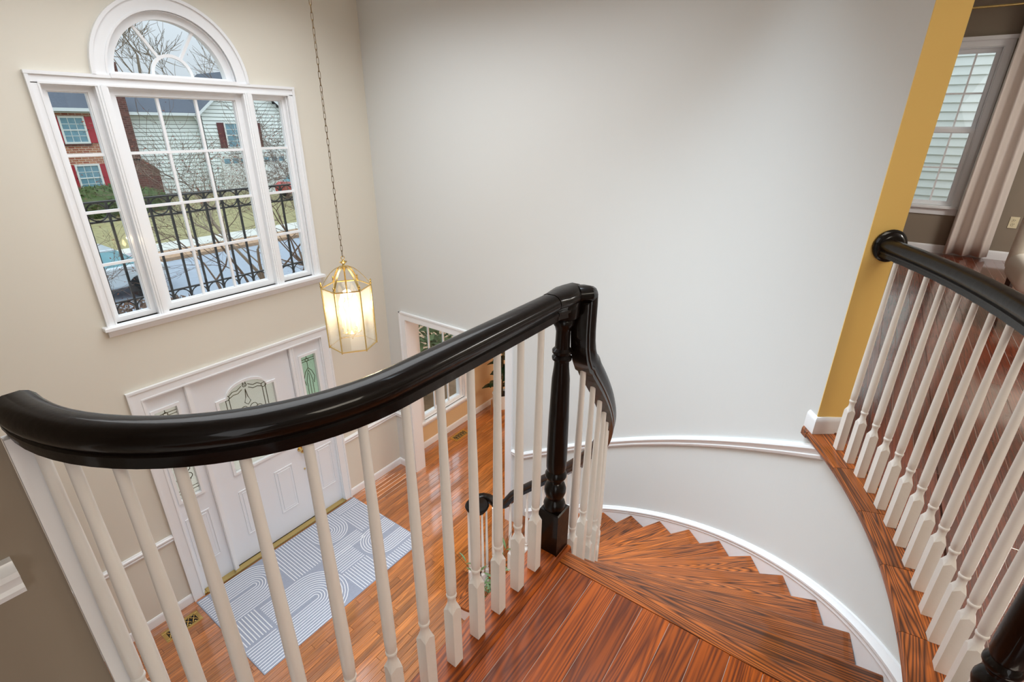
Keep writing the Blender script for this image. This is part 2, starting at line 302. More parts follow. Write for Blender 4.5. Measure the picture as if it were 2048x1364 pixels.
# ------------------------------------------------------------------ floors with planks
def planks(root, x0f, x1f, y0, y1, w, z, th, m, lens, keep, c=.0011, seed=3, stuffname='plank_field'):
    rnd = random.Random(seed); cache = {}; rest = MB(); n = 0; y = y0
    while y < y1-1e-6:
        x0 = max(x0f(y), x0f(y+w)); x1 = x1f; x = x0; first = True
        while x < x1-1e-6:
            L = rnd.choice(lens)*(rnd.uniform(.3, 1) if first else 1); L = round(L/.05)*.05; L = max(.15, L)
            if x+L > x1-.15: L = x1-x
            if keep(x, x+L, y) and n < 296:
                key = None
                if first and abs(x0f(y)-x0f(y+w)) > .002:
                    xa, xb = x0f(y), x0f(y+w); q = MB(); q.prism([(xa-x0, 0), (L, 0), (L, w-.0014), (xb-x0, w-.0014)], -th, 0); me = q.mesh('plank', m)
                else:
                    key = round(L, 3)
                    if key not in cache: q = MB(); q.bbox((.0006, 0, -th), (L-.0006, w-.0014, 0), c); cache[key] = q.mesh('plank', m)
                    me = cache[key]
                link('plank', me, root, (x, y, z)); n += 1
            else:
                rest.bbox((x, y, z-th), (x+L-.0012, y+w-.0014, z), c)
            x += L; first = False
        y += w
    if rest.v: rest.obj(stuffname, m, root, kind='stuff')
fl = thing('floor', 'glossy honey oak strip floor of the entry hall and living room', 'floor', kind='structure')
mb = MB(); mb.box((-2.5, -3.5, -.3), (6.6, YF, -.016)); mb.obj('subfloor', M['dark'], fl)
planks(fl, lambda y: .08 if y > 1.06 else -2.5, 6.6, -1.0, YF-.005, .0575, 0, .015, M['oak'], [.6, .8, 1.0, 1.2, 1.5],
       lambda a, b, y: (y > 2.5 and b > .4 and a < 3.6 and y < 4.23) or (y > 2.9 and a >= 3.5 and a < 5.6 and y < 4.23) or (2.0 < y < 2.5 and 1.2 < b and a < 2.5), seed=5)
fu = thing('floor', 'dark red-brown oak plank floor of the upper landing and loft', 'floor', kind='structure')
REI, REO = RW-.032, RW+.10
def xleft(y):
    if y > PY-.45: return PX-.2
    return -2.5
def xr_loft(y):
    d = REO**2-(CY-y)**2
    return max(1.10, CX+sqrt(d)) if d > 0 else 1.10
# landing planks left of the nosing, loft planks right of it
planks(fu, lambda y: -1.2, 1.094, -.45, .583, .083, ZU, .02, M['oakd'], [1.3, 1.9], lambda a, b, y: b > .2, seed=11, stuffname='landing_plank_field')
planks(fu, lambda y: -1.2, 7.44, -2.1, -.45, .083, ZU, .02, M['loft'], [.8, 1.1, 1.6], lambda a, b, y: b > .8 and y > -1.6, seed=12, stuffname='loft_plank_field')
planks(fu, xr_loft, 7.44, -.45+.083*0, .88, .083, ZU, .02, M['loft'], [.8, 1.1, 1.6], lambda a, b, y: y < 0, seed=13, stuffname='far_plank_field')
mb = MB(); mb.prism([(-1.2, -.45), (1.09, -.45), (1.09, .58), (-1.2, .58)], ZU-.018, ZU-.0012); mb.prism([(1.12, -2.1), (7.43, -2.1), (7.43, .8), (3.3, .8), (2.66, .02), (2.3, -.19), (1.8, -.4), (1.12, -.46)], ZU-.018, ZU-.0012); mb.obj('joint_glint_slab', mat('joint_glint_slab', (176, 158, 146), .8), fu)  # pale slab added below the planks, imitating light caught in their joints
def nosing_prof(w, t): return [(-w, 0), (0-.01, 0), (-.003, -.003), (0, -.010), (0, -t+.010), (-.003, -t+.003), (-.01, -t), (-w, -t)]
# curved oak edge board of the loft, and straight boards at the landing
def sweep_edge(mb, path, prof): mb.sweep(path, prof)
for i in range(6):      # each board lies along its own chord, so its grain follows the curve
    a0_, a1_ = -95+i*6.3, -95+(i+1)*6.3-.03; am = radians((a0_+a1_)/2); R_0 = Vector((CX+REI*cos(am), CY+REI*sin(am), ZU+.004)); mt = Matrix.Rotation(-(am+pi/2), 4, 'Z')
    mb = MB(); mb.sweep([mt @ (Vector(pol(REI, a, ZU+.004))-R_0) for a in frange(a0_, a1_, 8)], [(-q[0], q[1]) for q in nosing_prof(.13, .03)]); mb.obj('edge_board', M['tread'], fu, R_0, (0, 0, am+pi/2))
mb = MB(); mb.sweep([pol(REI+.128, a, ZU+.004) for a in frange(-94, -57.2, 44)], [(-.006, 0), (.006, 0), (.003, .006), (-.003, .006)]); mb.obj('edge_bead', M['tread'], fu)
L_ = .97
mb = MB(); mb.sweep([(0, 0, 0), (L_, 0, 0)], [(-a, b) for a, b in nosing_prof(.0575, .03)]); mb.obj('nosing_board', M['tread'], fu, (1.152, .585, ZU+.001), (0, 0, -pi/2))
bp_ = [(1.10, .585), (1.10, .69)]
path = [(1.170, .690), (PX, .690)]+[(PX-.37*sin(t), PY-.37*cos(t)) for t in frange(.08, pi/2, 14)]
mb = MB()
for i in range(1): pass
pth = [(x, y, 0) for x, y in path]
prof = [(0, -.022), (0, .006), (.004, .010), (.088, .010), (.094, .004), (.100, .006), (.108, .002), (.112, -.022)]
mb.sweep([(x, y, 0) for x, y in path], [(-a, b) for a, b in prof]); mb.obj('cap_board', M['oakd'], fu, (0, 0, ZU))
mb = MB(); mb.sweep([(x, y+.006, 0) for x, y in path], [(-.006, -.3), (-.006, -.016), (.0, -.016), (.0, -.3)]); mb.obj('fascia_board', M['trim'], fu, (0, 0, ZU))

# ------------------------------------------------------------------ staircase
st = thing('curved_staircase', 'curved oak-treaded staircase winding down clockwise from the landing', 'staircase')
def step_mesh(k):
    """local frame: x radial from inner end, y towards the front (descending) side"""
    ang = radians(DA); q = MB(); r0, r1 = RI-.035, RW-.018
    n = 6; fr, bk = [], []
    rr = frange(r0, r1, n)
    for r in rr: fr.append((r, 0)); bk.append((r*cos(ang+.012), -r*sin(ang+.012)))
    # rounded nosing: profile rows from the back top, over the nose, to the back bottom
    rows = []
    for (dy, z) in ((None, 0), (-.011, 0), (-.003, -.004), (0, -.012), (0, -.018), (-.003, -.026), (-.012, -.029), (None, -.029)):
        for i in range(n+1):
            p = bk[i] if dy is None else (fr[i][0], fr[i][1]+dy)
            rows.append((p[0], p[1], z))
    m_ = n+1; f = []
    for j in range(7): f += [(j*m_+i, j*m_+i+1, (j+1)*m_+i+1, (j+1)*m_+i) for i in range(n)]
    f += [tuple(j*m_ for j in range(8)), tuple(j*m_+n for j in range(7, -1, -1))]; f += [(7*m_+i, 7*m_+i+1, i+1, i) for i in range(n)]
    q.add(rows, f, True); return q.mesh('tread', M['tread'])
tm = step_mesh(1); q = MB(); q.box((RI-.01, -.035, -.029-.165), (RW-.018, -.020, -.029)); rm = q.mesh('riser', M['trim'])
q = MB(); q.box((RI-.01, -.035, -RISE+.001), (RW-.018, -.020, -.03)); rm0 = q.mesh('riser', M['trim'])
link('riser', rm0, st, (CX, CY, ZU), (0, 0, radians(A0)))
for k in range(1, 14):
    a = radians(A0+DA*k); z = ZU-RISE*k
    link('tread', tm, st, (CX, CY, z), (0, 0, a)); link('riser', rm if k < 13 else rm0, st, (CX, CY, z), (0, 0, a))
# bullnose of the bottom step around the volute
VC = (2.555, 2.165)
mb = MB(); bl = [(VC[0]-.03+.245*cos(t), VC[1]-.02+.245*sin(t)) for t in frange(radians(75), radians(300), 26)]
mb.prism(bl, -.029, 0); mb.obj('bullnose_tread', M['tread'], st, (0, 0, RISE+.0005))
mb = MB(); mb.prism([(VC[0]-.03+.215*cos(t), VC[1]-.02+.215*sin(t)) for t in frange(radians(75), radians(300), 26)], 0, RISE-.03); mb.obj('bullnose_riser', M['trim'], st)
# inner stringer, soffit, outer skirt with its moulded cap
def ribbon(mb, r0, r1, zf0, zf1, a0, a1, n):
    v = []; f = []
    for a in frange(a0, a1, n): v += [pol(r0, a, zf0(a)), pol(r1, a, zf0(a)), pol(r1, a, zf1(a)), pol(r0, a, zf1(a))]
    for i in range(n):
        for j in range(4): f.append((i*4+j, i*4+(j+1) % 4, i*4+4+(j+1) % 4, i*4+4+j))
    f += [(0, 1, 2, 3), (n*4+3, n*4+2, n*4+1, n*4)]; mb.add(v, f, True)
mb = MB()
for k in range(1, 14):
    a1_, a0_ = A0+DA*k, A0+DA*(k-1); zt = ZU-RISE*k-.029
    ribbon(mb, RI-.012, RI+.018, lambda a: max(0, nos(a)-.42), lambda a: zt, a0_-.6, a1_-.8, 5)
mb.obj('inner_stringer', M['trim'], st)
mb = MB(); ribbon(mb, RI, RW, lambda a: max(0, nos(a)-.43), lambda a: max(.01, nos(a)-.40), A0, 4, 40); mb.obj('soffit', M['wall'], st)
mb = MB(); ribbon(mb, RW-.018, RW-.001, lambda a: max(0, nos(a)-.42), lambda a: nos(a)+.052, -96, 6.5, 60); mb.obj('skirt_board', M['trim'], st)
capp = [(.0, -.028), (.022, -.028), (.020, -.016), (.026, -.010), (.026, -.002), (.016, .006), (.010, .016), (0, .018)]
pp = [pol(RW, a, nos(a)+.048) for a in frange(-96, 6.5, 70)]
mb = MB(); mb.sweep(pp, [(-x, z) for x, z in capp]); mb.obj('skirt_cap', M['trim'], st)

# ------------------------------------------------------------------ balusters and rails
def bal_mesh(h, blk=.19):
    q = MB(); s = .0150; c = .006
    # square block with lamb's tongue shoulders
    q.add([(-s, -s, 0), (s, -s, 0), (s, s, 0), (-s, s, 0), (-s, -s, blk), (s, -s, blk), (s, s, blk), (-s, s, blk), (0, -s, blk+.011), (s, 0, blk+.011), (0, s, blk+.011), (-s, 0, blk+.011)],
          [(0, 3, 2, 1), (0, 1, 5, 8, 4), (1, 2, 6, 9, 5), (2, 3, 7, 10, 6), (3, 0, 4, 11, 7)])
    n = 16; z0 = blk; v = []
    per = []
    for i in range(n):
        t = 2*pi*(i/n)-3*pi/4; x, y = cos(t), sin(t); m_ = max(abs(x), abs(y)); per.append((x/m_*s, y/m_*s, blk+.011*(1-abs(min(abs(x), abs(y))/m_))))
    v = [p for p in per]; f = []
    prof = [(0.0108, blk+.022), (0.0102, blk+.036), (0.0116, blk+.044), (0.0128, blk+.046), (0.0134, blk+.050), (0.0128, blk+.054), (0.0119, blk+.055), (0.0119, blk+.060), (0.0128, blk+.062), (0.0133, blk+.09), (0.0130, blk+.2), (0.0113, (blk+h)/2+.05), (0.0094, h-.15), (0.0087, h)]
    for r, z in prof: v += [(r*cos(2*pi*i/n-3*pi/4), r*sin(2*pi*i/n-3*pi/4), z) for i in range(n)]
    for j in range(len(prof)): f += [(j*n+i, j*n+(i+1) % n, (j+1)*n+(i+1) % n, (j+1)*n+i) for i in range(n)]
    f.append(tuple(range(len(prof)*n, (len(prof)+1)*n))); q.add(v, f, True)
    return q.mesh('baluster', M['bal'])
RAIL = [(-.011, 0), (.011, 0), (.021, -.004), (.0285, -.012), (.032, -.023), (.0300, -.033), (.0245, -.040), (.0225, -.044), (.0265, -.047), (.0265, -.054), (.0235, -.056), (.0235, -.068), (-.0235, -.068), (-.0235, -.056), (-.0265, -.054), (-.0265, -.047), (-.0225, -.044), (-.0245, -.040), (-.0300, -.033), (-.032, -.023), (-.0285, -.012), (-.021, -.004)]
ZT = 3.63
def newel_parts(parent, x, y, zb, top, mblack):
    q = MB(); s = .0365
    q.bbox((-s, -s, 0), (s, s, .172), .004); q.obj('base_block', mblack, parent, (x, y, zb))
    h = top
    prof = [(.030, .168), (.034, .176), (.0355, .188), (.032, .200), (.026, .206), (.024, .212), (.030, .222), (.0345, .238), (.0345, .252), (.029, .268), (.022, .276), (.022, .284), (.030, .290), (.034, .298), (.034, .306), (.029, .314), (.027, .318), (.031, .330), (.0315, .36), (.030, .50), (.026, .64), (.0215, h-.165), (.021, h-.150), (.028, h-.144), (.0285, h-.137), (.022, h-.130), (.028, h-.124), (.0285, h-.116), (.021, h-.108), (.020, h-.06), (.024, h-.045), (.030, h-.036), (.030, h-.026), (.024, h-.018), (.026, h)]
    q = MB(); q.lathe(prof, n=24); q.obj('turned_shaft', mblack, parent, (x, y, zb))
# --- landing balustrade
LB = thing('landing_balustrade', 'black handrail on white balusters curving across the foreground landing edge', 'railing')
YR = .634
arcp = [(PX-.43*sin(t), PY-.43*cos(t)+.0) for t in frange(0, pi/2, 20)]
rail_path = [(1.06, YR, ZT), (.9, YR, ZT), (.75, YR, ZT), (.62, YR, ZT)]+[(x, y+(.004*(1-i/20)), ZT) for i, (x, y) in enumerate(arcp)]
mb = MB(); mb.sweep(rail_path, RAIL); mb.obj('handrail', M['black'], LB)
# fitting over the newel: swollen cap continuing the rail
mb = MB(); capP = [(1.062, YR, ZT+.0), (1.075, YR, ZT), (1.10, YR, ZT), (1.134, YR, ZT), (1.165, YR, ZT), (1.19, YR, ZT)]
v = []; f = []
for (x, y, z), sc in zip(capP, (1.015, 1.03, 1.22, 1.42, 1.2, 1.0)):
    v += [(x, y-u*sc, z+w*(1.03 if sc > 1.1 else 1.0)+.0012*(sc > 1)) for u, w in RAIL]
k = len(RAIL)
for i in range(len(capP)-1): f += [(i*k+a, i*k+(a+1) % k, (i+1)*k+(a+1) % k, (i+1)*k+a) for a in range(k)]
f += [tuple(range(k)), tuple(range((len(capP)-1)*k, len(capP)*k))]
mb.add(v, f, True); mb.lathe([(.030, -.085), (.040, -.078), (.042, -.06), (.042, -.02), (.034, -.006), (.0, -.003)], (1.134, YR, ZT), 24); mb.obj('rail_cap', M['black'], LB)
bh = bal_mesh(ZT-.062-ZU-.012)
xs = [1.0195, .9275, .8325, .7375, .6430]
pts = [(x, YR) for x in xs]
seg = [(.549, YR)]+[(PX-.43*sin((k*.0925-.009)/.43), PY-.43*cos((k*.0925-.009)/.43)+.004) for k in range(1, 8)]
pts += seg
for i, (x, y) in enumerate(pts):
    ang = 0 if x > PX else -atan2(PX-x, PY-y)
    link('baluster', bh, LB, (x, y, ZU+.010), (0, 0, ang))
newel_parts(LB, 1.134, YR, ZU, ZT-.064-ZU, M['black'])
mb = MB(); mb.box((.0785, 1.040, ZU), (.122, 1.0595, ZT-.066)); mb.obj('half_newel', M['trim'], LB)
# --- stair balustrade
SB = thing('stair_balustrade', 'black gooseneck handrail on white balusters spiralling down the inner stair', 'railing')
path = []; side = []
def addp(a, z, r=RI): path.append(pol(r, a, z)); side.append((cos(radians(a)), sin(radians(a)), 0))
OFF = .805
addp(-87.9+.0, ZT, RI)
path = []; side = []
r0 = YR-CY
for a, z in ((-88.3, ZT), (-87.6, ZT), (-86.8, ZT-.006), (-86.45, ZT-.022), (-86.35, ZT-.05), (-86.35, ZT-.09), (-86.32, ZT-.13), (-86.15, ZT-.165), (-85.75, ZT-.195), (-85.2, ZT-.217), (-84.5, nos(-84.5)+OFF+.006)): addp(a, z, 1.437 if a > -88 else 1.42)
for a in frange(-83.8, -12, 60): addp(a, nos(a)+OFF)
zv = 1.115
for a, z in ((-9, nos(-9)+OFF-.005),): addp(a, z)
# volute: arm curls around the far side into the eye
vpth = [(*pol(1.448, -5.5), 1.285), (*pol(1.47, -3.0), 1.225), (2.625, 2.035, 1.18), (2.665, 2.085, 1.15), (2.685, 2.14, 1.13), (2.675, 2.195, 1.12), (2.635, 2.228, zv+.003), (2.59, 2.225, zv+.001), (2.56, 2.195, zv)]
path += vpth; side += [None]*len(vpth)
pv = [Vector(x) for x in path]
for i in range(len(path)):
    if side[i] is None:
        t = (pv[min(i+1, len(pv)-1)]-pv[i-1]).normalized(); side[i] = tuple(t.cross(Vector((0, 0, 1))))
mb = MB(); mb.sweep(path, RAIL, side=side); mb.obj('handrail', M['black'], SB)
mb = MB(); mb.lathe([(.055, -.07), (.078, -.062), (.078, -.05), (.074, -.044), (.096, -.034), (.101, -.02), (.092, -.006), (.06, .002), (0, .003)], (VC[0], VC[1], zv), 28); mb.obj('volute_cap', M['black'], SB)
cache = {}
for k in range(1, 13):
    for da in (4.85, 1.15):
        a = A0+DA*k-da; z = ZU-RISE*k; h = nos(a)+OFF-.085-z
        if a > -86.9-.5 or True:
            key = round(h, 2)
            if key not in cache: cache[key] = bal_mesh(h)
            link('baluster', cache[key], SB, (*pol(RI, a), z), (0, 0, radians(a)))
vb = bal_mesh(zv-.06-RISE)
for i in range(5):
    t = radians(100+i*50); link('baluster', vb, SB, (VC[0]+.078*cos(t), VC[1]+.078*sin(t), RISE), (0, 0, t))
q = MB(); q.lathe([(.03, 0), (.03, .12), (.022, .14), (.026, .16), (.02, .2), (.016, .5), (.014, .8), (.03, .85)], n=16); q.obj('newel_post', M['black'], SB, (VC[0], VC[1], RISE))
# --- loft balustrade
RB = RW+.050
FB = thing('loft_balustrade', 'black handrail on white balusters along the curved loft edge at right', 'railing')
mb = MB(); mb.sweep([pol(RB+.016, a, ZT) for a in frange(-57.6, -93, 44)], RAIL); mb.obj('handrail', M['black'], FB)
for i in range(15):
    a = -60.05-i*2.205
    if i == 14: break
    link('baluster', bh, FB, (*pol(RB, a), ZU+.004), (0, 0, radians(a)))
x, y = pol(RB, -89.6)
newel_parts(FB, x, y, ZU, ZT-.064-ZU, M['black'])
a_ = radians(-57)
mb = MB(); mb.lathe([(.062, 0), (.064, .004), (.064, .010), (.057, .014), (.053, .015), (.048, .022), (.038, .026), (0, .026)], n=32); ro = mb.obj('rosette', M['black'], FB, pol(RW+.084, -57.15, ZT-.030), None)
ro.rotation_euler = Vector((sin(a_), -cos(a_), 0)).to_track_quat('Z', 'Y').to_euler(); ro.scale = (1, 1, 1)

# ------------------------------------------------------------------ trims
CR = [(0, 0), (.012, 0), (.016, -.008), (.024, -.013), (.026, -.022), (.018, -.032), (.014, -.046), (.018, -.052), (.014, -.064), (0, -.07)]
BS = [(0, 0), (.006, 0), (.012, -.010), (.014, -.022), (.014, -.092), (0, -.092)]
def crz(a): return nos(a)+.785
path = [(XS, 2.51-i*.05, max(.955, crz(0)-.62*i*-1*.0 - (2.51-i*.05-CY)*.60)) for i in range(10)]
path += [pol(RW, a, crz(a)) for a in frange(-1, -59.5, 43)]
mb = MB(); mb.sweep(path, [(x, z) for x, z in CR]); tag(mb.obj('trim_1', M['trim']), 'white chair rail climbing along the curved stair wall', 'moulding', kind='structure')
mb = MB(); mb.sweep([(.08, YF, .79), (1.011, YF, .79)], CR); tag(mb.obj('trim_2', M['trim']), 'white chair rail left of the entry door casing', 'moulding', kind='structure')
mb = MB(); mb.sweep([(2.76, YF, .79), (XS, YF, .79), (XS, 4.04, .79)], CR); tag(mb.obj('trim_3', M['trim']), 'short white chair rail between entry door and side opening', 'moulding', kind='structure')
mb = MB(); mb.sweep([(-2, 1.06, 3.352), (.028, 1.06, 3.352)], [(a*1.3, b*1.05) for a, b in CR]); tag(mb.obj('trim_4', M['trim']), 'cut end of a white chair rail on the taupe wall at lower left', 'moulding', kind='structure')
mb = MB(); mb.sweep([(.08, YF, .092), (1.011, YF, .092)], BS); tag(mb.obj('baseboard_left', M['trim']), 'white baseboard left of the entry door', 'baseboard', kind='structure')
mb = MB(); mb.sweep([(2.76, YF, .092), (XS, YF, .092), (XS, 4.04, .092)], BS); tag(mb.obj('baseboard_right', M['trim']), 'white baseboard turning the corner right of the entry door', 'baseboard', kind='structure')
mb = MB(); mb.sweep([(XS+.12, YF-.012, .092), (6.6, YF-.012, .092), (6.6, 1, .092)], BS); tag(mb.obj('baseboard_living', M['trim']), 'white baseboard under the living room window', 'baseboard', kind='structure')
mb = MB(); mb.sweep([(7.44, .9, ZU+.092), (7.44, -3.4, ZU+.092)], BS); tag(mb.obj('baseboard_loft', M['trim']), 'white baseboard under the loft outlet and curtain', 'baseboard', kind='structure')
mb = MB(); pa = [pol(RW, -55.7, ZU+.088), pol(RW, -56.4, ZU+.088), pol(RW, -57.1, ZU+.088)]
e2 = Vector((sin(a_), -cos(a_), 0))*.004
pb = (pol(RW+.14, -57)[0]+e2.x, pol(RW+.125, -57)[1]+e2.y, ZU+.088)
mb.sweep(pa+[(pol(RW, -57.1)[0]+e2.x, pol(RW, -57.1)[1]+e2.y, ZU+.088), pb], [(x, z) for x, z in BS]); 
tag(mb.obj('baseboard_end', M['trim']), 'short white baseboard block wrapping the golden wall end', 'baseboard', kind='structure')
# nosing return under the wall end
mb = MB(); mb.prism([pol(REI, -57.2), pol(REI, -56.2), pol(RW, -55.4), pol(RW+.1, -57.2)], ZU-.026, ZU+.004); mb.obj('edge_return', M['tread'], fu)

# ------------------------------------------------------------------ casing helpers
def casing(mb, x0, x1, z0, z1, y, w, bottom=False, t=.018):
    """flat moulded casing around an opening in a wall facing -y, outer edge given"""
    for a, b in (((x0, z0), (x0+w, z1)), ((x1-w, z0), (x1, z1))):
        mb.box((a[0], y-t, a[1]), (b[0], y, b[1]))
    mb.box((x0+w, y-t, z1-w), (x1-w, y, z1))
    e = .008
    mb.box((x0-.004, y-t-e, z0), (x0+.014, y-.001, z1+.003)); mb.box((x1-.014, y-t-e, z0), (x1+.004, y-.001, z1+.003)); mb.box((x0-.005, y-t-e-.001, z1-.014), (x1+.005, y-.002, z1+.0045))
    mb.box((x0+w-.010, y-t-.004, z0), (x0+w+.001, y+.001, z1-w-.001)); mb.box((x1-w-.001, y-t-.004, z0), (x1-w+.010, y+.001, z1-w-.001)); mb.box((x0+w-.009, y-t-.0035, z1-w-.0015), (x1-w+.009, y+.001, z1-w+.010))
def frame(mb, x0, x1, z0, z1, w, y0, y1):
    mb.box((x0, y0, z0), (x0+w, y1, z1)); mb.box((x1-w, y0, z0), (x1, y1, z1)); mb.box((x0+w, y0, z0), (x1-w, y1, z0+w)); mb.box((x0+w, y0, z1-w), (x1-w, y1, z1))

# ------------------------------------------------------------------ window_1 (front, with arch)
w1 = thing('window_1', 'large white three-part window with a half-round fanlight above', 'window', kind='structure')
mb = MB(); y = YF; W0, W1_ = 1.04, 2.768
cs = [((W0, 2.66), (W0+.055, 4.24)), ((W1_-.055, 2.66), (W1_, 4.24))]
for a, b in cs: mb.box((a[0], y-.018, a[1]), (b[0], y, b[1]))
mb.box((W0, y-.018, 4.235), (W1_, y, 4.298)); mb.box((W0-.008, y-.030, 4.283), (W1_+.008, y-.002, 4.302)); mb.box((W0-.006, y-.028, 2.68), (W0+.012, y-.001, 4.298)); mb.box((W1_-.012, y-.028, 2.68), (W1_+.006, y-.001, 4.298))
mb.box((W0+.045, y-.022, 2.68), (W0+.056, y+.001, 4.236)); mb.box((W1_-.056, y-.022, 2.68), (W1_-.045, y+.001, 4.236)); mb.box((W0+.046, y-.023, 4.2335), (W1_-.046, y+.002, 4.245))
mb.obj('casing', M['trim'], w1)
mb = MB()
for xa, xb in ((1.370, 1.440), (2.330, 2.400)):
    mb.box((xa, y-.020, 2.69), (xb, y+.10, 4.238)); mb.box((xa+.012, y-.028, 2.69), (xb-.012, y, 4.238)); mb.box((xa+.026, y-.033, 2.69), (xb-.026, y, 4.238))
mb.obj('mullion', M['trim'], w1)
mb = MB(); mb.bbox((1.006, y-.062, 2.664), (2.80, y+.06, 2.690), .005); mb.obj('stool', M['trim'], w1)
mb = MB(); mb.sweep([(1.03, y, 2.664), (2.775, y, 2.664)], [(0, 0), (.034, 0), (.030, -.012), (.018, -.020), (.018, -.045), (.012, -.056), (0, -.060)]); mb.obj('apron', M['trim'], w1)
GY = y+.055
def sash(root, x0, x1, z0, z1, w, gx, gz, yy=GY, mw=.018, mg=None, nm='sash'):
    mb = MB(); frame(mb, x0, x1, z0, z1, w, yy-.024, yy+.03); frame(mb, x0+w-.001, x1-w+.001, z0+w-.001, z1-w+.001, .008, yy-.012, yy+.02); so = mb.obj(nm, M['trim'], root)
    for g in gx: mb = MB(); mb.box((g-mw/2, yy-.011, z0+w), (g+mw/2, yy+.011, z1-w)); mb.obj('muntin', M['trim'], so)
    for g in gz: mb = MB(); mb.box((x0+w, yy-.013, g-mw/2), (x1-w, yy+.009, g+mw/2)); mb.obj('muntin', M['trim'], so)
    xs_ = [x0+w]+list(gx)+[x1-w]; zs_ = [z0+w]+list(gz)+[z1-w]
    for i in range(len(xs_)-1):
        for j in range(len(zs_)-1):
            mb = MB(); mb.box((xs_[i], yy-.002, zs_[j]), (xs_[i+1], yy+.002, zs_[j+1])); mb.obj('pane', mg or M['pane'], so)
sash(w1, 1.095, 1.372, 2.69, 4.232, .034, [], [3.104, 3.46, 3.823])
sash(w1, 1.438, 2.332, 2.69, 4.232, .046, [1.738, 1.995], [3.108, 3.464, 3.825])
sash(w1, 2.398, 2.712, 2.69, 4.232, .034, [], [3.108, 3.466, 3.828])
mb = MB(); frame(mb, 1.09, 2.712, 2.672, 4.240, .012, y-.0, y+.12); mb.obj('jamb', M['trim'], w1)
# arch
def arcstrip(mb, r0, r1, y0, y1, n=36, c=(ACX, ACZ), a0=0, a1=pi):
    v = []; f = []
    for t in frange(a0, a1, n): v += [(c[0]+r*cos(t), yy, c[1]+r*sin(t)) for r, yy in ((r0, y0), (r1, y0), (r1, y1), (r0, y1))]
    for i in range(n):
        for j in range(4): f.append((i*4+j, i*4+(j+1) % 4, i*4+4+(j+1) % 4, i*4+4+j))
    f += [(0, 1, 2, 3), (n*4+3, n*4+2, n*4+1, n*4)]; mb.add(v, f, True)
mb = MB(); arcstrip(mb, .415, .500, y-.018, y); arcstrip(mb, .490, .510, y-.030, y); arcstrip(mb, .415, .427, y-.023, y)
mb.obj('arch_casing', M['trim'], w1)
mb = MB(); arcstrip(mb, .365, .426, GY-.03, GY+.03); arcstrip(mb, .412, .426, y, GY+.05); mb.box((ACX-.423, GY-.0285, 4.297), (ACX+.423, GY+.0285, 4.328)); mb.box((ACX-.4135, y-.034, 4.286), (ACX+.4135, GY-.002, 4.312)); mb.obj('arch_sash', M['trim'], w1)
so = w1.children[-1]
mb = MB(); arcstrip(mb, .118, .138, GY-.013, GY+.01, 20, (ACX, 4.325)); mb.obj('muntin', M['trim'], so)
for t in (radians(123), radians(57)):
    mb = MB(); d = Vector((cos(t), 0, sin(t))); nn = Vector((-sin(t), 0, cos(t)))*.009; c = Vector((ACX, GY, 4.325))
    v = [c+d*r+nn*s+Vector((0, yy, 0)) for r in (.134, .375) for s, yy in ((-1, -.011), (1, -.011), (1, .011), (-1, .011))]
    mb.add(v, [(0, 1, 2, 3), (7, 6, 5, 4), (0, 4, 5, 1), (1, 5, 6, 2), (2, 6, 7, 3), (3, 7, 4, 0)]); mb.obj('muntin', M['trim'], so)
for a0_, a1_, ra, rb in ((0, pi, 0, .12), (0, radians(57), .13, .37), (radians(57), radians(123), .13, .37), (radians(123), pi, .13, .37)):
    n = 12; pin = [(ACX+ra*cos(t), 4.325+ra*sin(t)) for t in frange(a0_, a1_, n)] if ra else [(ACX-.0, 4.325)]
    out = [(ACX+rb*cos(t), max(4.325, 4.318+rb*sin(t))) for t in frange(a1_, a0_, n)]
    mb = MB(); mb.prismY((pin if ra else [])+out, GY-.002, GY+.002); mb.obj('pane', M['pane'], so)

# ------------------------------------------------------------------ door_1 (entry)
d1 = thing('door_1', 'white panelled entry door with arched leaded glass and two sidelights', 'door', kind='structure')
mb = MB(); casing(mb, 1.011, 2.760, 0, 2.150, YF, .088); mb.obj('casing', M['trim'], d1)
yd = YF+.03
mb = MB()
for xa, xb in ((1.098, 1.112), (1.395, 1.437), (2.331, 2.375), (2.662, 2.676)):
    mb.box((xa, YF-.004, 0), (xb, YF+.13, 2.066))
mb.box((1.098, YF-.004, 2.068), (2.676, YF+.13, 2.085)); mb.box((1.40, YF-.010, 0), (1.412, YF, 2.068)); mb.box((2.358, YF-.010, 0), (2.37, YF, 2.068)); mb.obj('frame', M['trim'], d1)
mb = MB(); mb.box((1.098, YF-.03, 0), (2.676, YF+.13, .022)); mb.box((1.12, YF-.038, .018), (2.66, YF+.02, .030)); mb.obj('threshold', M['brass'], d1)
# slab with an arched glass opening
GX0, GX1, GZ0, GZ1 = 1.600, 2.166, 1.005, 1.80
def raised(mb, x0, x1, z0, z1, yy, arch=0):
    """moulded panel: a sunk groove and a raised field"""
    w = .012
    for i, (o, dz) in enumerate(((0, .007), (.030, .007))):
        frame(mb, x0+o, x1-o, z0+o, z1-o, w if i == 0 else .006, yy-dz, yy)
    mb.box((x0+.034, yy-.005, z0+.034), (x1-.034, yy, z1-.034))
def with_glass_hole(mb, x0, x1, z0, z1, g, ya, yb, arch=None):
    wall_panel(mb, x0, x1, z0, z1, [g], lambda m, a, b, c, d: m.box((a, ya, c), (b, yb, d)))
mb = MB(); with_glass_hole(mb, 1.442, 2.327, .032, 2.063, (1.625, 2.140, 1.03, 1.89), yd, yd+.045)
gcx = 1.8825; hw = .2575; zs0 = 1.775; n = 20
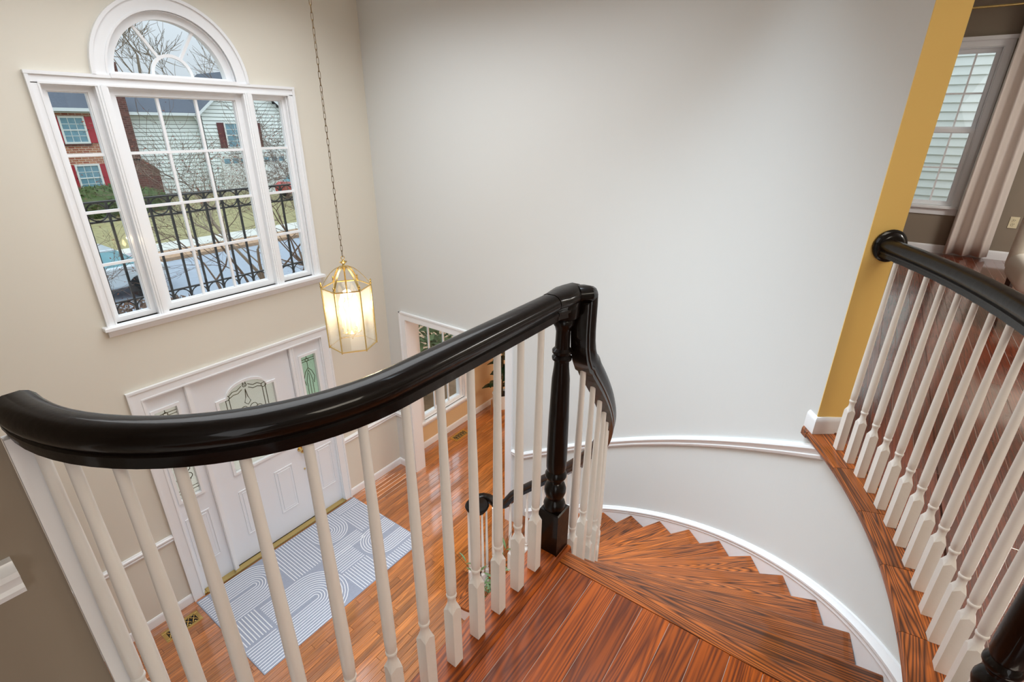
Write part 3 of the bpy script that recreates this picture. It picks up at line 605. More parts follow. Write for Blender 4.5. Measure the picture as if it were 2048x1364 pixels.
# segmental arch fill above the shoulders
def archz(x):
    rr = .185; dx = abs(x-gcx)
    return zs0 if dx > rr else zs0+sqrt(rr*rr-dx*dx)*.60
xs_ = frange(1.625, 2.140, 30)
for i in range(30): mb.prismY([(xs_[i], archz(xs_[i])), (xs_[i+1], archz(xs_[i+1])), (xs_[i+1], 1.89), (xs_[i], 1.89)], yd, yd+.045)
slab = mb.obj('door_leaf', M['door'], d1)
mb = MB(); ol = [(1.605, 1.01), (2.16, 1.01), (2.16, 1.795)]+[(x, archz(x)+.022) for x in frange(2.09, 1.675, 24)]+[(1.605, 1.795)]
il = [(1.628, 1.033), (2.137, 1.033), (2.137, 1.774)]+[(x, archz(x)-.001) for x in frange(2.09, 1.675, 24)]+[(1.628, 1.774)]
v = [(x, yd-.012, z) for x, z in ol]+[(x, yd-.012, z) for x, z in il]+[(x, yd+.004, z) for x, z in ol]+[(x, yd+.02, z) for x, z in il]; k = len(ol); f = []
for i in range(k):
    j = (i+1) % k; f += [(i, j, k+j, k+i), (i, 2*k+i, 2*k+j, j), (k+i, k+j, 3*k+j, 3*k+i)]
mb.add(v, f); mb.obj('glass_bead', M['trim'], slab)
for xa, xb in ((1.605, 1.80), (1.965, 2.160)):
    mb = MB(); raised(mb, xa, xb, .30, .82, yd); mb.obj('panel', M['door'], slab)
def pane_at(parent, poly, yy, m, nm='glass_piece', t=.003):
    mb = MB(); mb.prismY(poly, yy-t, yy+t); return mb.obj(nm, m, parent)
gy = yd+.022
gl = pane_at(slab, [(1.628, 1.033), (2.137, 1.033), (2.137, 1.774)]+[(x, archz(x)) for x in frange(2.09, 1.675, 24)]+[(1.628, 1.774)], gy, M['tex'], 'leaded_glass')
# came lines
def line(mb, pts, r=.0035, yy=None, closed=False):
    mb.tube([(x, (yy if yy is not None else gy-.005), z) for x, z in pts], r, 5, closed=closed)
def circ(cx, cz, r, n=14, a0=0, a1=2*pi): return [(cx+r*cos(t), cz+r*sin(t)) for t in frange(a0, a1, n)][:-1 if a1-a0 > 6.2 else None]
mb = MB()
for s in (-1, 1):
    X = lambda d: gcx+s*d
    line(mb, [(X(.185), 1.033), (X(.185), 1.775)]); line(mb, [(X(.155), 1.06), (X(.155), 1.76)])
    line(mb, circ(X(.170), 1.775, .022), closed=True)
    line(mb, [(X(.150), 1.790), (X(.115), 1.815), (X(.075), 1.812), (X(.03), 1.840)]); line(mb, [(X(.150), 1.765), (X(.11), 1.783), (X(.07), 1.780), (X(.03), 1.806)])
    for i in range(3): line(mb, circ(X(.045+.045*i), 1.60-.035*i, .034, 12), closed=True)
    line(mb, circ(X(.04), 1.50, .04, 12), closed=True); line(mb, circ(X(.10), 1.46, .036, 12), closed=True)
    line(mb, [(X(.01), 1.45), (X(.05), 1.35), (X(.03), 1.22), (X(0), 1.12)]); line(mb, [(X(.155), 1.10), (X(.08), 1.14), (X(0), 1.08)])
    line(mb, [(X(.185), 1.40), (X(.255), 1.40)])
line(mb, circ(gcx, 1.84, .018, 10), closed=True); line(mb, [(gcx, 1.885), (gcx-.014, 1.86), (gcx, 1.83), (gcx+.014, 1.86), (gcx, 1.885)]); line(mb, [(gcx, 1.80), (gcx-.01, 1.72), (gcx-.028, 1.67), (gcx, 1.64), (gcx+.028, 1.67), (gcx+.01, 1.72), (gcx, 1.80)])
line(mb, circ(gcx, 1.56, .045, 14), closed=True)
mb.obj('came', M['lead'], slab)
# knob, viewer and hinges
mb = MB(); mb.lathe([(.026, 0), (.028, .006), (.014, .010), (.011, .03), (.022, .042), (.027, .054), (.024, .066), (0, .072)], n=20); o = mb.obj('knob', M['brass'], slab, (2.272, yd, .93)); o.rotation_euler = (pi/2, 0, 0)
mb = MB(); mb.lathe([(.010, 0), (.010, .006), (.006, .01), (0, .01)], n=14); o = mb.obj('door_viewer', M['brass'], slab, (2.285, yd, .675)); o.rotation_euler = (pi/2, 0, 0)
for z in (.25, 1.05, 1.85): mb = MB(); mb.tube([(1.440, yd-.004, z-.045), (1.440, yd-.004, z+.045)], .005, 8); mb.obj('hinge', M['brass'], slab)
for (xa, xb, g) in ((1.112, 1.395, M['tex']), (2.375, 2.662, M['green'])):
    xg0, xg1 = (1.150, 1.318) if xa < 2 else (2.440, 2.602)
    mb = MB(); with_glass_hole(mb, xa, xb, .03, 2.066, (xg0, xg1, 1.035, 1.91), yd-.01, yd+.04); s1 = mb.obj('sidelight', M['door'], d1)
    mb = MB(); frame(mb, xg0-.022, xg1+.022, 1.013, 1.932, .024, yd-.022, yd+.01); mb.obj('glass_bead', M['trim'], s1)
    mb = MB(); raised(mb, xg0-.014, xg1+.018, .30, .835, yd-.01); mb.obj('panel', M['door'], s1)
    pane_at(s1, [(xg0, 1.035), (xg1, 1.035), (xg1, 1.91), (xg0, 1.91)], gy, g, 'leaded_glass')
    mb = MB(); cx_ = (xg0+xg1)/2
    for z in (1.86, 1.835, 1.11, 1.08): line(mb, [(xg0, z), (xg1, z)], .003)
    line(mb, [(cx_, 1.91), (cx_, 1.86)], .003); line(mb, [(cx_, 1.835), (cx_, 1.76)], .003); line(mb, circ(cx_, 1.848, .018, 8), closed=True); line(mb, [(cx_, 1.035), (cx_, 1.08)], .003); line(mb, [(xg0+.04, 1.08), (xg0+.04, 1.035)], .003)
    for s in (-1, 1):
        line(mb, [(cx_, 1.76), (cx_+s*.035, 1.72), (cx_+s*.06, 1.65), (cx_+s*.045, 1.58)], .0035); line(mb, [(cx_, 1.74), (cx_+s*.02, 1.68), (cx_+s*.035, 1.60)], .003); line(mb, [(cx_+s*.03, 1.6), (cx_+s*.03, 1.36)], .003); line(mb, circ(cx_+s*.03, 1.30, .03, 10), closed=True); line(mb, circ(cx_+s*.035, 1.22, .028, 10), closed=True)
        line(mb, [(cx_+s*.05, 1.2), (cx_+s*.02, 1.14), (cx_, 1.11)], .003)
    line(mb, [(cx_, 1.7), (cx_, 1.36)], .003); mb.obj('came', M['lead'], s1)

# ------------------------------------------------------------------ side opening
mb = MB(); t = .018
for y0_, y1_ in ((2.51, 2.59), (3.96, 4.04)): mb.box((XS-t, y0_, 0), (XS, y1_, 2.13)); 
mb.box((XS-t, 2.59, 2.05), (XS, 3.96, 2.13)); mb.box((XS-t-.008, 2.505, 0), (XS, 2.522, 2.135)); mb.box((XS-t-.008, 4.028, 0), (XS, 4.045, 2.135)); mb.box((XS-t-.008, 2.51, 2.118), (XS, 4.04, 2.135))
mb.box((XS, 2.578, 0), (XS+.12, 2.592, 2.05)); mb.box((XS, 3.958, 0), (XS+.12, 3.972, 2.05)); mb.box((XS, 2.59, 2.038), (XS+.12, 3.96, 2.052)); mb.box((XS+.12, 3.96, 0), (XS+.138, 4.04, 2.13)); mb.box((XS+.12, 2.51, 0), (XS+.138, 2.59, 2.13))
tag(mb.obj('trim_5', M['trim']), 'white casing around the opening from entry hall to living room', 'trim', kind='structure')
# ------------------------------------------------------------------ window_2 (living room)
w2 = thing('window_2', 'white double-hung living room window with evergreen leaves outside', 'window', kind='structure')
mb = MB(); yi = YF-.012; casing(mb, 3.925, 4.86, .40, 1.84, yi, .06); mb.obj('casing', M['trim'], w2)
mb = MB(); mb.bbox((3.895, yi-.05, .385), (4.89, YF+.05, .412), .004); mb.obj('stool', M['trim'], w2)
mb = MB(); mb.sweep([(3.925, yi, .385), (4.86, yi, .385)], [(0, 0), (.016, 0), (.016, -.05), (.01, -.058), (0, -.06)]); mb.obj('apron', M['trim'], w2)
mb = MB(); frame(mb, 3.972, 4.80, .412, 1.80, .014, yi, YF+.12); mb.obj('jamb', M['trim'], w2)
sash(w2, 3.985, 4.787, 1.10, 1.787, .040, [4.252, 4.52], [], yy=YF+.08, nm='upper_sash'); sash(w2, 3.985, 4.787, .415, 1.125, .040, [4.252, 4.52], [.77], yy=YF+.035, nm='lower_sash')
# ------------------------------------------------------------------ window_3 (loft), wall facing -x : built along y
w3 = thing('window_3', 'white double-hung loft window half hidden behind the golden wall end', 'window', loc=(7.44, 0, 0), rz=-pi/2, kind='structure')
# local frame: x' = -y world, y' = +x world
mb = MB(); casing(mb, -W3[1]-.06, -W3[0]+.06, W3[2]-.02, W3[3]+.06, 0, .065); mb.box((-W3[1]-.08, -.05, W3[3]+.05), (-W3[0]+.08, 0, W3[3]+.085)); mb.obj('casing', M['trim'], w3)
mb = MB(); mb.bbox((-W3[1]-.09, -.055, W3[2]-.03), (-W3[0]+.09, .05, W3[2]-.002), .004); mb.obj('stool', M['trim'], w3)
mb = MB(); mb.box((-W3[1]-.06, -.016, W3[2]-.10), (-W3[0]+.06, 0, W3[2]-.03)); mb.obj('apron', M['trim'], w3)
mb = MB(); frame(mb, -W3[1], -W3[0], W3[2], W3[3], .014, 0, .12); mb.obj('jamb', M['trim'], w3)
gxs = [.42, .205, -.01]
sash(w3, -W3[1]+.012, -W3[0]-.012, 4.0, W3[3]-.012, .035, gxs, [4.36], yy=.085, mw=.016, nm='upper_sash'); sash(w3, -W3[1]+.012, -W3[0]-.012, W3[2]+.002, 4.02, .035, gxs, [3.63], yy=.045, mw=.016, nm='lower_sash')

# ------------------------------------------------------------------ lantern
LX, LY = 1.877, 2.62
ln = thing('hanging_lantern', 'hexagonal brass lantern with clear glass and lit candle bulbs on a long chain', 'chandelier', (LX, LY, 2.69))
HB = .395; R6 = .150; rot = radians(-125.6+30)
hx = [(R6*cos(rot+i*pi/3), R6*sin(rot+i*pi/3)) for i in range(6)]
for z, nm in ((0, 'bottom_ring'), (HB, 'top_ring')): mb = MB(); mb.tube([(x, y, z) for x, y in hx], .0042, 6, closed=True, smooth=False); mb.obj(nm, M['brass'], ln)
for i in range(6):
    x, y = hx[i]; x2, y2 = hx[(i+1) % 6]
    mb = MB(); mb.tube([(x, y, -.008), (x, y, HB+.012)], .0042, 6); mb.lathe([(.006, 0), (.007, .006), (.003, .012), (.006, .020), (.001, .032)], (x, y, HB+.008), 8); mb.obj('corner_bar', M['brass'], ln)
    e = .96; mb = MB(); q = [(x*e, y*e), (x2*e, y2*e), (x2*(e-.012), y2*(e-.012)), (x*(e-.012), y*(e-.012))]; mb.prism(q, .004, HB-.004); mb.obj('pane', M['lpane'], ln)
    pt = [(x*(1-u)**1.0*(1)+0, y*(1-u), HB+.005+.135*sin(u*pi/2)) for u in frange(0, .93, 10)]
    pt = [(x*cos(u*pi/2*.95), y*cos(u*pi/2*.95), HB+.125*sin(u*pi/2*.95)) for u in frange(0, 1, 10)]
    pt = [(x*(1-.92*u), y*(1-.92*u), HB+.13*sin(u*pi/2)**.9) for u in frange(0, 1, 10)]
    mb = MB(); mb.sweep(pt, [(-.006, -.0015), (.006, -.0015), (.006, .0015), (-.006, .0015)]); mb.obj('crown_arm', M['brass'], ln)
mb = MB(); mb.lathe([(.006, HB+.10), (.012, HB+.118), (.014, HB+.126), (.008, HB+.134), (.008, HB+.146), (.022, HB+.156), (.024, HB+.160), (.006, HB+.166), (.004, HB+.172)], n=16); mb.obj('crown_cap', M['brass'], ln)
mb = MB(); mb.tube([(0, 0, .08), (0, 0, HB+.12)], .005, 8); mb.lathe([(.002, .035), (.006, .045), (.004, .052), (.016, .06), (.026, .072), (.030, .082), (.016, .088), (.006, .1)], n=16); mb.obj('center_stem', M['brass'], ln)
mb = MB(); mb.tube([(.012*cos(t), 0, HB+.182+.012*sin(t)) for t in frange(0, 2*pi, 10)[:-1]], .0022, 6, closed=True); mb.obj('loop', M['brass'], ln)
for i in range(4):
    t = rot+.35+i*pi/2; cx_, cy_ = .062*cos(t), .062*sin(t)
    mb = MB(); mb.tube([(.01*cos(t), .01*sin(t), .085), (.03*cos(t), .03*sin(t), .100), (.05*cos(t), .05*sin(t), .085), (cx_, cy_, .098)], .003, 6); mb.lathe([(.004, 0), (.014, .004), (.015, .008), (.008, .012)], (cx_, cy_, .096), 12); arm = mb.obj('candle_arm', M['brass'], ln)
    mb = MB(); mb.lathe([(.0085, 0), (.0085, .085), (.004, .088)], (cx_, cy_, .107), 12); mb.obj('candle_sleeve', M['candle'], arm)
    mb = MB(); mb.lathe([(.006, 0), (.014, .014), (.016, .026), (.010, .046), (.001, .066)], (cx_, cy_, .194), 12); mb.obj('bulb', M['bulb'], arm)
pl = bpy.data.lights.new('lantern_glow', 'POINT'); pl.energy = 9; pl.color = (1, .80, .52); pl.shadow_soft_size = .03
po = bpy.data.objects.new('lantern_glow', pl); po.location = (LX, LY, 2.69+.27); COL.objects.link(po)
q = MB(); q.tube([(.0055*cos(t), 0, .015*sin(t)+(.006 if sin(t) > 0 else -.006)) for t in frange(0, 2*pi, 12)[:-1]], .0014, 5, closed=True); lk = q.mesh('chain_link', M['dbrass'])
z = .394+.21; i = 0
while 2.69+z < H-.02:
    link('chain_link', lk, ln, (0, 0, z), (0, 0, (i % 2)*pi/2+.5+.25*sin(i*.7))); z += .0335; i += 1

# ------------------------------------------------------------------ rug
rg = thing('entry_rug', 'grey-blue rug with white arch and stripe pattern before the entry door', 'rug')
RX0, RX1, RY0, RY1 = 1.01, 2.765, 3.10, 4.225
mb = MB(); mb.bbox((RX0, RY0, .0005), (RX1, RY1, .0075), .003); mb.obj('pile', M['rug'], rg)
mb = MB()
def stripe(pts, w=.0085):
    mb.sweep([(x, y, .0076) for x, y in pts], [(-w/2, 0), (-w/2+.002, .0022), (w/2-.002, .0022), (w/2, 0)], smooth=False)
def U(x0, x1, y0, y1, d, n, s=.026):
    """nested U shapes opening toward d"""
    for i in range(n):
        r = (.5*((y1-y0) if d in '+x-x' else (x1-x0)))-.010-i*s
        if r < .006: break
        if d == '-x': c = (x1-.5*(y1-y0), (y0+y1)/2); stripe([(x0+.012, c[1]+r)]+[(c[0]+r*sin(t), c[1]+r*cos(t)) for t in frange(0, pi, 14)]+[(x0+.012, c[1]-r)])
        if d == '+x': c = (x0+.5*(y1-y0), (y0+y1)/2); stripe([(x1-.012, c[1]+r)]+[(c[0]-r*sin(t), c[1]+r*cos(t)) for t in frange(0, pi, 14)]+[(x1-.012, c[1]-r)])
        if d == '+y': c = ((x0+x1)/2, y0+.5*(x1-x0)); stripe([(c[0]-r, y1-.012)]+[(c[0]-r*cos(t), c[1]-r*sin(t)) for t in frange(0, pi, 14)]+[(c[0]+r, y1-.012)])
def lines(x0, x1, y0, y1, along, s=.028):
    if along == 'x':
        y_ = y0+s/2
        while y_ < y1: stripe([(x0+.01, y_), (x1-.01, y_)]); y_ += s
    else:
        x_ = x0+s/2
        while x_ < x1: stripe([(x_, y0+.01), (x_, y1-.01)]); x_ += s
m0, m1_ = RX0, RY1
lines(RX0, RX0+.10, 3.74, RY1, 'x'); U(RX0+.10, 1.66, 3.74, RY1, '-x', 9)
lines(1.66, 2.06, 3.70, RY1, 'y'); U(2.06, 2.46, 3.80, RY1, '+y', 7); lines(2.06, 2.46, 3.62, 3.80, 'x'); lines(2.46, RX1, 4.10, RY1, 'x'); lines(2.46, RX1, 3.70, 4.10, 'y')
lines(RX0, 1.30, 3.42, 3.74, 'y'); lines(RX0, 1.30, RY0, 3.42, 'x'); U(1.30, 1.98, RY0, 3.70, '-x', 11); lines(1.98, 2.28, 3.42, 3.66, 'x'); lines(1.98, 2.28, RY0, 3.42, 'y'); U(2.30, RX1, 3.26, 3.68, '+x', 7); lines(2.30, RX1, RY0, 3.24, 'y')
mb.obj('stripe_pattern', M['rugw'], rg, kind='stuff')
# ------------------------------------------------------------------ floor vents
def vent(x, y, lab):
    t = thing('floor_vent', lab, 'vent', (x, y, 0), group='brass floor vents')
    mb = MB(); mb.box((-.12, -.045, .0), (.12, .045, .002)); mb.obj('dark_grille', M['hole'], t)
    mb = MB(); 
    for a, b in (((-.145, -.068), (.145, -.045)), ((-.145, .045), (.145, .068)), ((-.145, -.045), (-.115, .045)), ((.115, -.045), (.145, .045))): mb.bbox((*a, 0), (*b, .006), .002)
    mb.obj('brass_plate', M['brass'], t)
    mb = MB()
    for i in range(5):
        c = -.092+i*.046
        for s in (-1, 1):
            mb.tube([(c+s*.0+(.016*cos(u)), s*.022+.016*sin(u), .004) for u in frange(0, 4.9, 10)], .003, 5)
        mb.tube([(c-.023, -.04, .004), (c+.023, .04, .004)], .0028, 5); mb.tube([(c-.023, .04, .004), (c+.023, -.04, .004)], .0028, 5)
    mb.obj('scroll_work', M['brass'], t)
vent(.83, 4.08, 'brass scroll floor vent by the wall left of the entry rug'); vent(4.47, 4.07, 'brass scroll floor vent under the living room window')
# ------------------------------------------------------------------ plants
def leaf_mesh(L, w, fold, m, name='leaf', bend=.3):
    q = MB(); n = 5; v = []; f = []
    for i in range(n+1):
        t = i/n; ww = w*sin(pi*min(1, t*.92+.06))**.75; x = L*t; z = -bend*L*t*t
        v += [(x, -ww/2, z+fold*ww), (x, 0, z), (x, ww/2, z+fold*ww)]
    for i in range(n): a = i*3; f += [(a, a+1, a+4, a+3), (a+1, a+2, a+5, a+4)]
    q.add(v, f, True); return q.mesh(name, m)
pt = thing('potted_rubber_plant', 'dark-leaved rubber plant in a white pot on wooden legs by the living room wall', 'plant', (5.25, 3.93, 0))
mb = MB(); mb.lathe([(.095, .14), (.125, .16), (.130, .30), (.130, .38), (.120, .38), (.118, .35)], n=24); mb.obj('pot', M['pot'], pt)
mb = MB(); mb.lathe([(.117, .345), (.117, .352)], n=20); mb.obj('soil', M['soil'], pt)
for i in range(4): t = .6+i*pi/2; mb = MB(); mb.tube([(.15*cos(t), .15*sin(t), 0), (.135*cos(t), .135*sin(t), .26)], .012, 8); mb.obj('leg', M['potwood'], pt)
mb = MB()
for i in range(3): t = i*2.1; mb.tube([(.03*cos(t), .03*sin(t), .35), (.05*cos(t), .05*sin(t), .8), (.09*cos(t), .09*sin(t), 1.45)], .010, 6, .006)
mb.obj('stems', M['stem'], pt)
lm = leaf_mesh(.215, .115, .25, M['leafd']); rnd = random.Random(4)
for i in range(34):
    z = .45+i*.030; t = i*2.4; st_ = (i % 3)*2.1; px = .06*cos(st_); py = .06*sin(st_)
    link('leaf', lm, pt, (px, py, z), (rnd.uniform(-.3, .3), -rnd.uniform(.1, .9), t))
pt = thing('potted_olive_plant', 'olive-leaved plant in a small white pot at the foot of the stair beside the volute', 'plant', (2.30, 1.80, 0))
mb = MB(); mb.lathe([(.07, 0), (.085, .02), (.105, .20), (.11, .21), (.10, .21), (.098, .18)], n=20); mb.obj('pot', M['pot'], pt)
mb = MB(); mb.lathe([(.096, .175), (.096, .185)], n=16); mb.obj('soil', M['soil'], pt)
lm = leaf_mesh(.085, .018, .2, M['leafo']); rnd = random.Random(9); mb = MB(); L_ = []
for i in range(13):
    t = rnd.uniform(-1.2, 2.8) if i % 2 else rnd.uniform(0, 6.28); h = rnd.uniform(.35, .95); sp = rnd.uniform(.05, .26)
    P = [Vector((sp*u*u*cos(t)*1.3, sp*u*u*sin(t)*1.3, .18+h*u)) for u in frange(0, 1, 6)]; mb.tube(P, .003, 5, .0015)
    for k in range(11): u = .15+k*.08; q_ = P[min(6, int(u*6))]; L_.append((q_+Vector((0, 0, .02*(k % 3))), (rnd.uniform(-.5, .5), -rnd.uniform(.2, 1.1), rnd.uniform(0, 6.28))))
mb.obj('stems', M['stem'], pt)
for p_, r_ in L_: link('leaf', lm, pt, p_, r_)

# ------------------------------------------------------------------ loft furniture
cr = thing('curtain_rod', 'thin brass curtain rod above the loft window', 'curtain rod', (7.33, -.3, 5.105))
mb = MB(); mb.tube([(0, .75, 0), (0, -.75, 0)], .011, 10); mb.obj('rod', M['brass'], cr)
for y_ in (.7, -.72): mb = MB(); mb.box((0, y_-.008, -.008), (.11, y_+.008, .008)); mb.obj('bracket', M['brass'], cr)
ct = thing('curtain', 'floor-length taupe satin curtain panel at the right of the loft window', 'curtain', (7.34, -.86, 0))
v = []; f = []; n = 60; hz = 14
for j in range(hz+1):
    u = j/hz; z = 2.745+(5.09-2.745)*u; wd = .19-.035*u
    for i in range(n+1):
        s = i/n; v.append((-.045*sin(s*2*pi*2.6+.6)*(1-.3*u)-.010*sin(s*19+u*2), (wd*(1-2*s))*(1+.0*u)+.02*u, z))
for j in range(hz):
    for i in range(n): a = j*(n+1)+i; f.append((a, a+1, a+n+2, a+n+1))
mb = MB(); mb.add(v, f, True); o = mb.obj('panel', M['curtain'], ct); sm = o.modifiers.new('solid', 'SOLIDIFY'); sm.thickness = .004
ot = thing('wall_outlet', 'ivory duplex outlet on the taupe loft wall right of the curtain', 'outlet', (7.44, -1.165, 3.12))
mb = MB(); mb.box((-.006, -.036, -.058), (0, .036, .058)); mb.obj('cover_plate', M['outlet'], ot)
for s in (-1, 1):
    mb = MB(); mb.lathe([(.017, 0), (.017, .004), (0, .004)], n=16); o = mb.obj('receptacle', M['outlet'], ot, (-.006, 0, s*.02)); o.rotation_euler = (0, -pi/2, 0)
    mb = MB(); mb.box((-.012, -.008, s*.02+.000), (-.010, -.005, s*.02+.010)); mb.box((-.012, .005, s*.02), (-.010, .008, s*.02+.010)); mb.box((-.012, -.002, s*.02-.010), (-.010, .002, s*.02-.006)); mb.obj('slot', M['dark'], ot)
ch = thing('upholstered_chair', 'white upholstered chair with dark wooden legs at the right edge of the loft', 'chair', (5.0, -1.17, ZU))
def rbox(a, b, r, m, nm):
    mb = MB(); mb.box(a, b); o = mb.obj(nm, m, ch); bv = o.modifiers.new('bevel', 'BEVEL'); bv.width = r; bv.segments = 4
    for p_ in o.data.polygons: p_.use_smooth = True
    return o
rbox((-.33, -.30, .26), (.30, .30, .46), .07, M['fabric'], 'seat'); rbox((.20, -.30, .30), (.36, .30, .92), .06, M['fabric'], 'backrest')
for x, y_ in ((-.27, .235), (-.27, -.235), (.27, .235), (.27, -.235)): mb = MB(); mb.tube([(x, y_, 0), (x, y_, .28)], .018, 4, .028); mb.obj('leg', M['darkleg'], ch)

# ------------------------------------------------------------------ OUTSIDE
# ground: near garden, street, far lawn rising to the houses
def ground(name, poly, m, lab, cat): 
    mb = MB(); n = len(poly); mb.add([*poly, *[(x, y, z-.15) for x, y, z in poly]], [tuple(range(n)), tuple(range(2*n-1, n-1, -1))]+[(i, n+i, n+(i+1) % n, (i+1) % n) for i in range(n)]); return tag(mb.obj(name, m), lab, cat, kind='structure')
ground('front_garden', [(-30, 4.41, -.35), (45, 4.41, -.35), (45, 14.8, -.70), (-30, 14.8, -.70)], M['mulch'], 'brown mulched front garden below the window', 'ground')
ground('street', [(-30, 14.8, -.82), (70, 14.8, -.82), (70, 21.3, -.80), (-30, 21.3, -.80)], M['road'], 'pale asphalt street crossing behind the iron railing', 'street')
ground('verge', [(-30, 21.3, -.68), (70, 21.3, -.68), (70, 22.4, -.62), (-30, 22.4, -.62)], M['mulch'], 'brown leaf-strewn verge on the far side of the street', 'ground')
ground('sidewalk', [(-30, 22.4, -.60), (70, 22.4, -.60), (70, 23.8, -.58), (-30, 23.8, -.58)], M['walk'], 'pale concrete sidewalk across the street', 'sidewalk')
ground('lawn', [(-30, 23.8, -.58), (70, 23.8, -.58), (70, 80, .45), (-30, 80, .45)], M['grass'], 'yellow-green winter lawn sloping up to the neighbour houses', 'lawn')
ground('driveway', [(20.2, 23.9, -.56), (27, 23.9, -.56), (25.5, 36, -.30), (19.5, 36, -.30)], M['walk'], 'pale driveway leading to the white house', 'driveway')
ground('porch_floor', [(.4, 4.41, -.02), (3.4, 4.41, -.02), (3.4, 6.0, -.04), (.4, 6.0, -.04)], M['walk'], 'pale concrete porch floor outside the entry door', 'porch')
ground('front_walk', [(1.2, 6.0, -.33), (2.6, 6.0, -.33), (2.6, 14.8, -.66), (1.2, 14.8, -.66)], M['walk'], 'pale front walk from porch to street', 'path')
# small roof ledge carrying the iron railing
mb = MB(); mb.box((.5, YF+.14, 2.38), (3.3, 4.88, 2.47)); tag(mb.obj('porch_roof', M['trim']), 'white porch roof ledge outside the big window', 'roof', kind='structure')
ir = thing('iron_railing', 'black wrought-iron railing with ring frieze outside the big window', 'railing', (0, 4.80, 0))
mb = MB(); mb.box((.55, -.018, 3.462), (3.25, .018, 3.474)); mb.obj('top_rail', M['iron'], ir)
for z in (3.322, 2.690): mb = MB(); mb.box((.55, -.010, z-.006), (3.25, .010, z+.006)); mb.obj('cross_rail', M['iron'], ir)
mb = MB(); mb.box((.55, -.012, 2.540), (3.25, .012, 2.552)); mb.obj('bottom_rail', M['iron'], ir)
q = MB(); q.box((-.008, -.008, 2.47), (.008, .008, 3.464)); bm_ = q.mesh('bar', M['iron'])
q = MB(); q.tube([(.066*cos(t), 0, .066*sin(t)) for t in frange(0, 2*pi, 20)[:-1]], .0055, 5, closed=True); rg_ = q.mesh('ring', M['iron'])
for i in range(-9, 8):
    x = 2.115+i*.1425
    if .6 < x < 3.24: link('bar', bm_, ir, (x, 0, 0)); link('ring', rg_, ir, (x+.071, 0, 3.395)); link('ring', rg_, ir, (x+.071, 0, 2.617))
# --- houses
def hwindow(par, x, y, z, w, h, shut=None, sw=.36, right=True, left=True):
    mb = MB(); frame(mb, x-.09, x+w+.09, z-.09, z+h+.09, .09, y-.09, y); o = mb.obj('window', M['hframe'], par)
    mb = MB(); mb.box((x, y-.03, z), (x+w, y-.01, z+h)); mb.obj('pane', M['hwin'], o)
    mb = MB(); mb.box((x, y-.06, z+h/2-.03), (x+w, y-.03, z+h/2+.03))
    for i in (1, 2): mb.box((x+w*i/3-.012, y-.045, z), (x+w*i/3+.012, y-.03, z+h))
    for j in (.25, .75): mb.box((x, y-.045, z+h*j-.012), (x+w, y-.03, z+h*j+.012))
    mb.obj('muntin', M['hframe'], o)
    if shut:
        for on, xa in ((right, x+w+.10), (left, x-.10-sw)):
            if on:
                mb = MB(); mb.box((xa, y-.05, z-.06), (xa+sw, y, z+h+.06)); frame(mb, xa, xa+sw, z-.06, z+h+.06, .05, y-.07, y-.05); mb.box((xa, y-.07, z+h*.5-.03), (xa+sw, y-.05, z+h*.5+.03)); mb.obj('shutter', shut, par)
HY = 36
h1 = thing('brick_house', 'tan brick neighbour house with red shutters seen at left through the window', 'house')
mb = MB(); mb.box((3, HY, -.3), (11.5, HY+9, 4.5)); mb.obj('brick_wall', M['brick'], h1)
mb = MB(); mb.add([(2.6, HY-.4, 4.62), (11.7, HY-.4, 4.62), (11.7, HY+4.6, 6.85), (2.6, HY+4.6, 6.85), (2.6, HY+9.4, 4.62), (11.7, HY+9.4, 4.62), (2.6, HY-.4, 4.5), (11.7, HY-.4, 4.5)], [(0, 1, 2, 3), (3, 2, 5, 4), (0, 3, 4), (1, 5, 2), (6, 7, 1, 0)]); mb.obj('roof', M['roof'], h1)
mb = MB(); mb.box((2.6, HY-.52, 4.48), (11.7, HY-.40, 4.64)); mb.obj('gutter', M['gutter'], h1); mb = MB(); mb.box((2.6, HY-.4, 4.40), (11.7, HY, 4.48)); mb.obj('soffit', M['soffit'], h1)
hwindow(h1, 9.62, HY, 2.98, .95, 1.18, M['shut'], .40); hwindow(h1, 9.70, HY, .50, .95, 1.25, M['shut'], .40); hwindow(h1, 5.4, HY, 2.98, .95, 1.18, M['shut']); hwindow(h1, 5.4, HY, .5, .95, 1.25, M['shut'])
for z in (2.78, .30): mb = MB(); mb.box((9.5, HY-.06, z), (10.7, HY, z+.13)); mb.obj('brick_sill', M['brickd'], h1)
h2 = thing('white_siding_house', 'pale sided neighbour house with dark roof, brown brick chimney and maroon shutters', 'house')
HZ = 37
mb = MB(); mb.box((12.4, HZ, -.3), (30, HZ+9, 4.5)); mb.box((17.0, HZ-.5, -.3), (22.8, HZ, 4.55)); mb.prismY([(17.0, 4.55), (22.8, 4.55), (19.9, 6.85)], HZ-.5, HZ+5); mb.obj('wall', mat('shadow_gap_backing', (120, 128, 128), .8), h2)  # darker grey showing between the siding boards paints in their lap shadow lines
mb = MB()
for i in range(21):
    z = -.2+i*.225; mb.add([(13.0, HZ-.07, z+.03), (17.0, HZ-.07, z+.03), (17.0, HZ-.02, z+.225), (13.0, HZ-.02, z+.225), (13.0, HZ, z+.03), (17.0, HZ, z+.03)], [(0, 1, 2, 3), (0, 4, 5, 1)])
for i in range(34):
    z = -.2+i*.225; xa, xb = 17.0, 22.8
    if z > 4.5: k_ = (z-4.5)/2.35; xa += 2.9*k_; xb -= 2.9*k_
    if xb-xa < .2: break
    mb.add([(xa, HZ-.57, z+.03), (xb, HZ-.57, z+.03), (xb, HZ-.52, z+.225), (xa, HZ-.52, z+.225), (xa, HZ-.50, z+.03), (xb, HZ-.5, z+.03)], [(0, 1, 2, 3), (0, 4, 5, 1)])
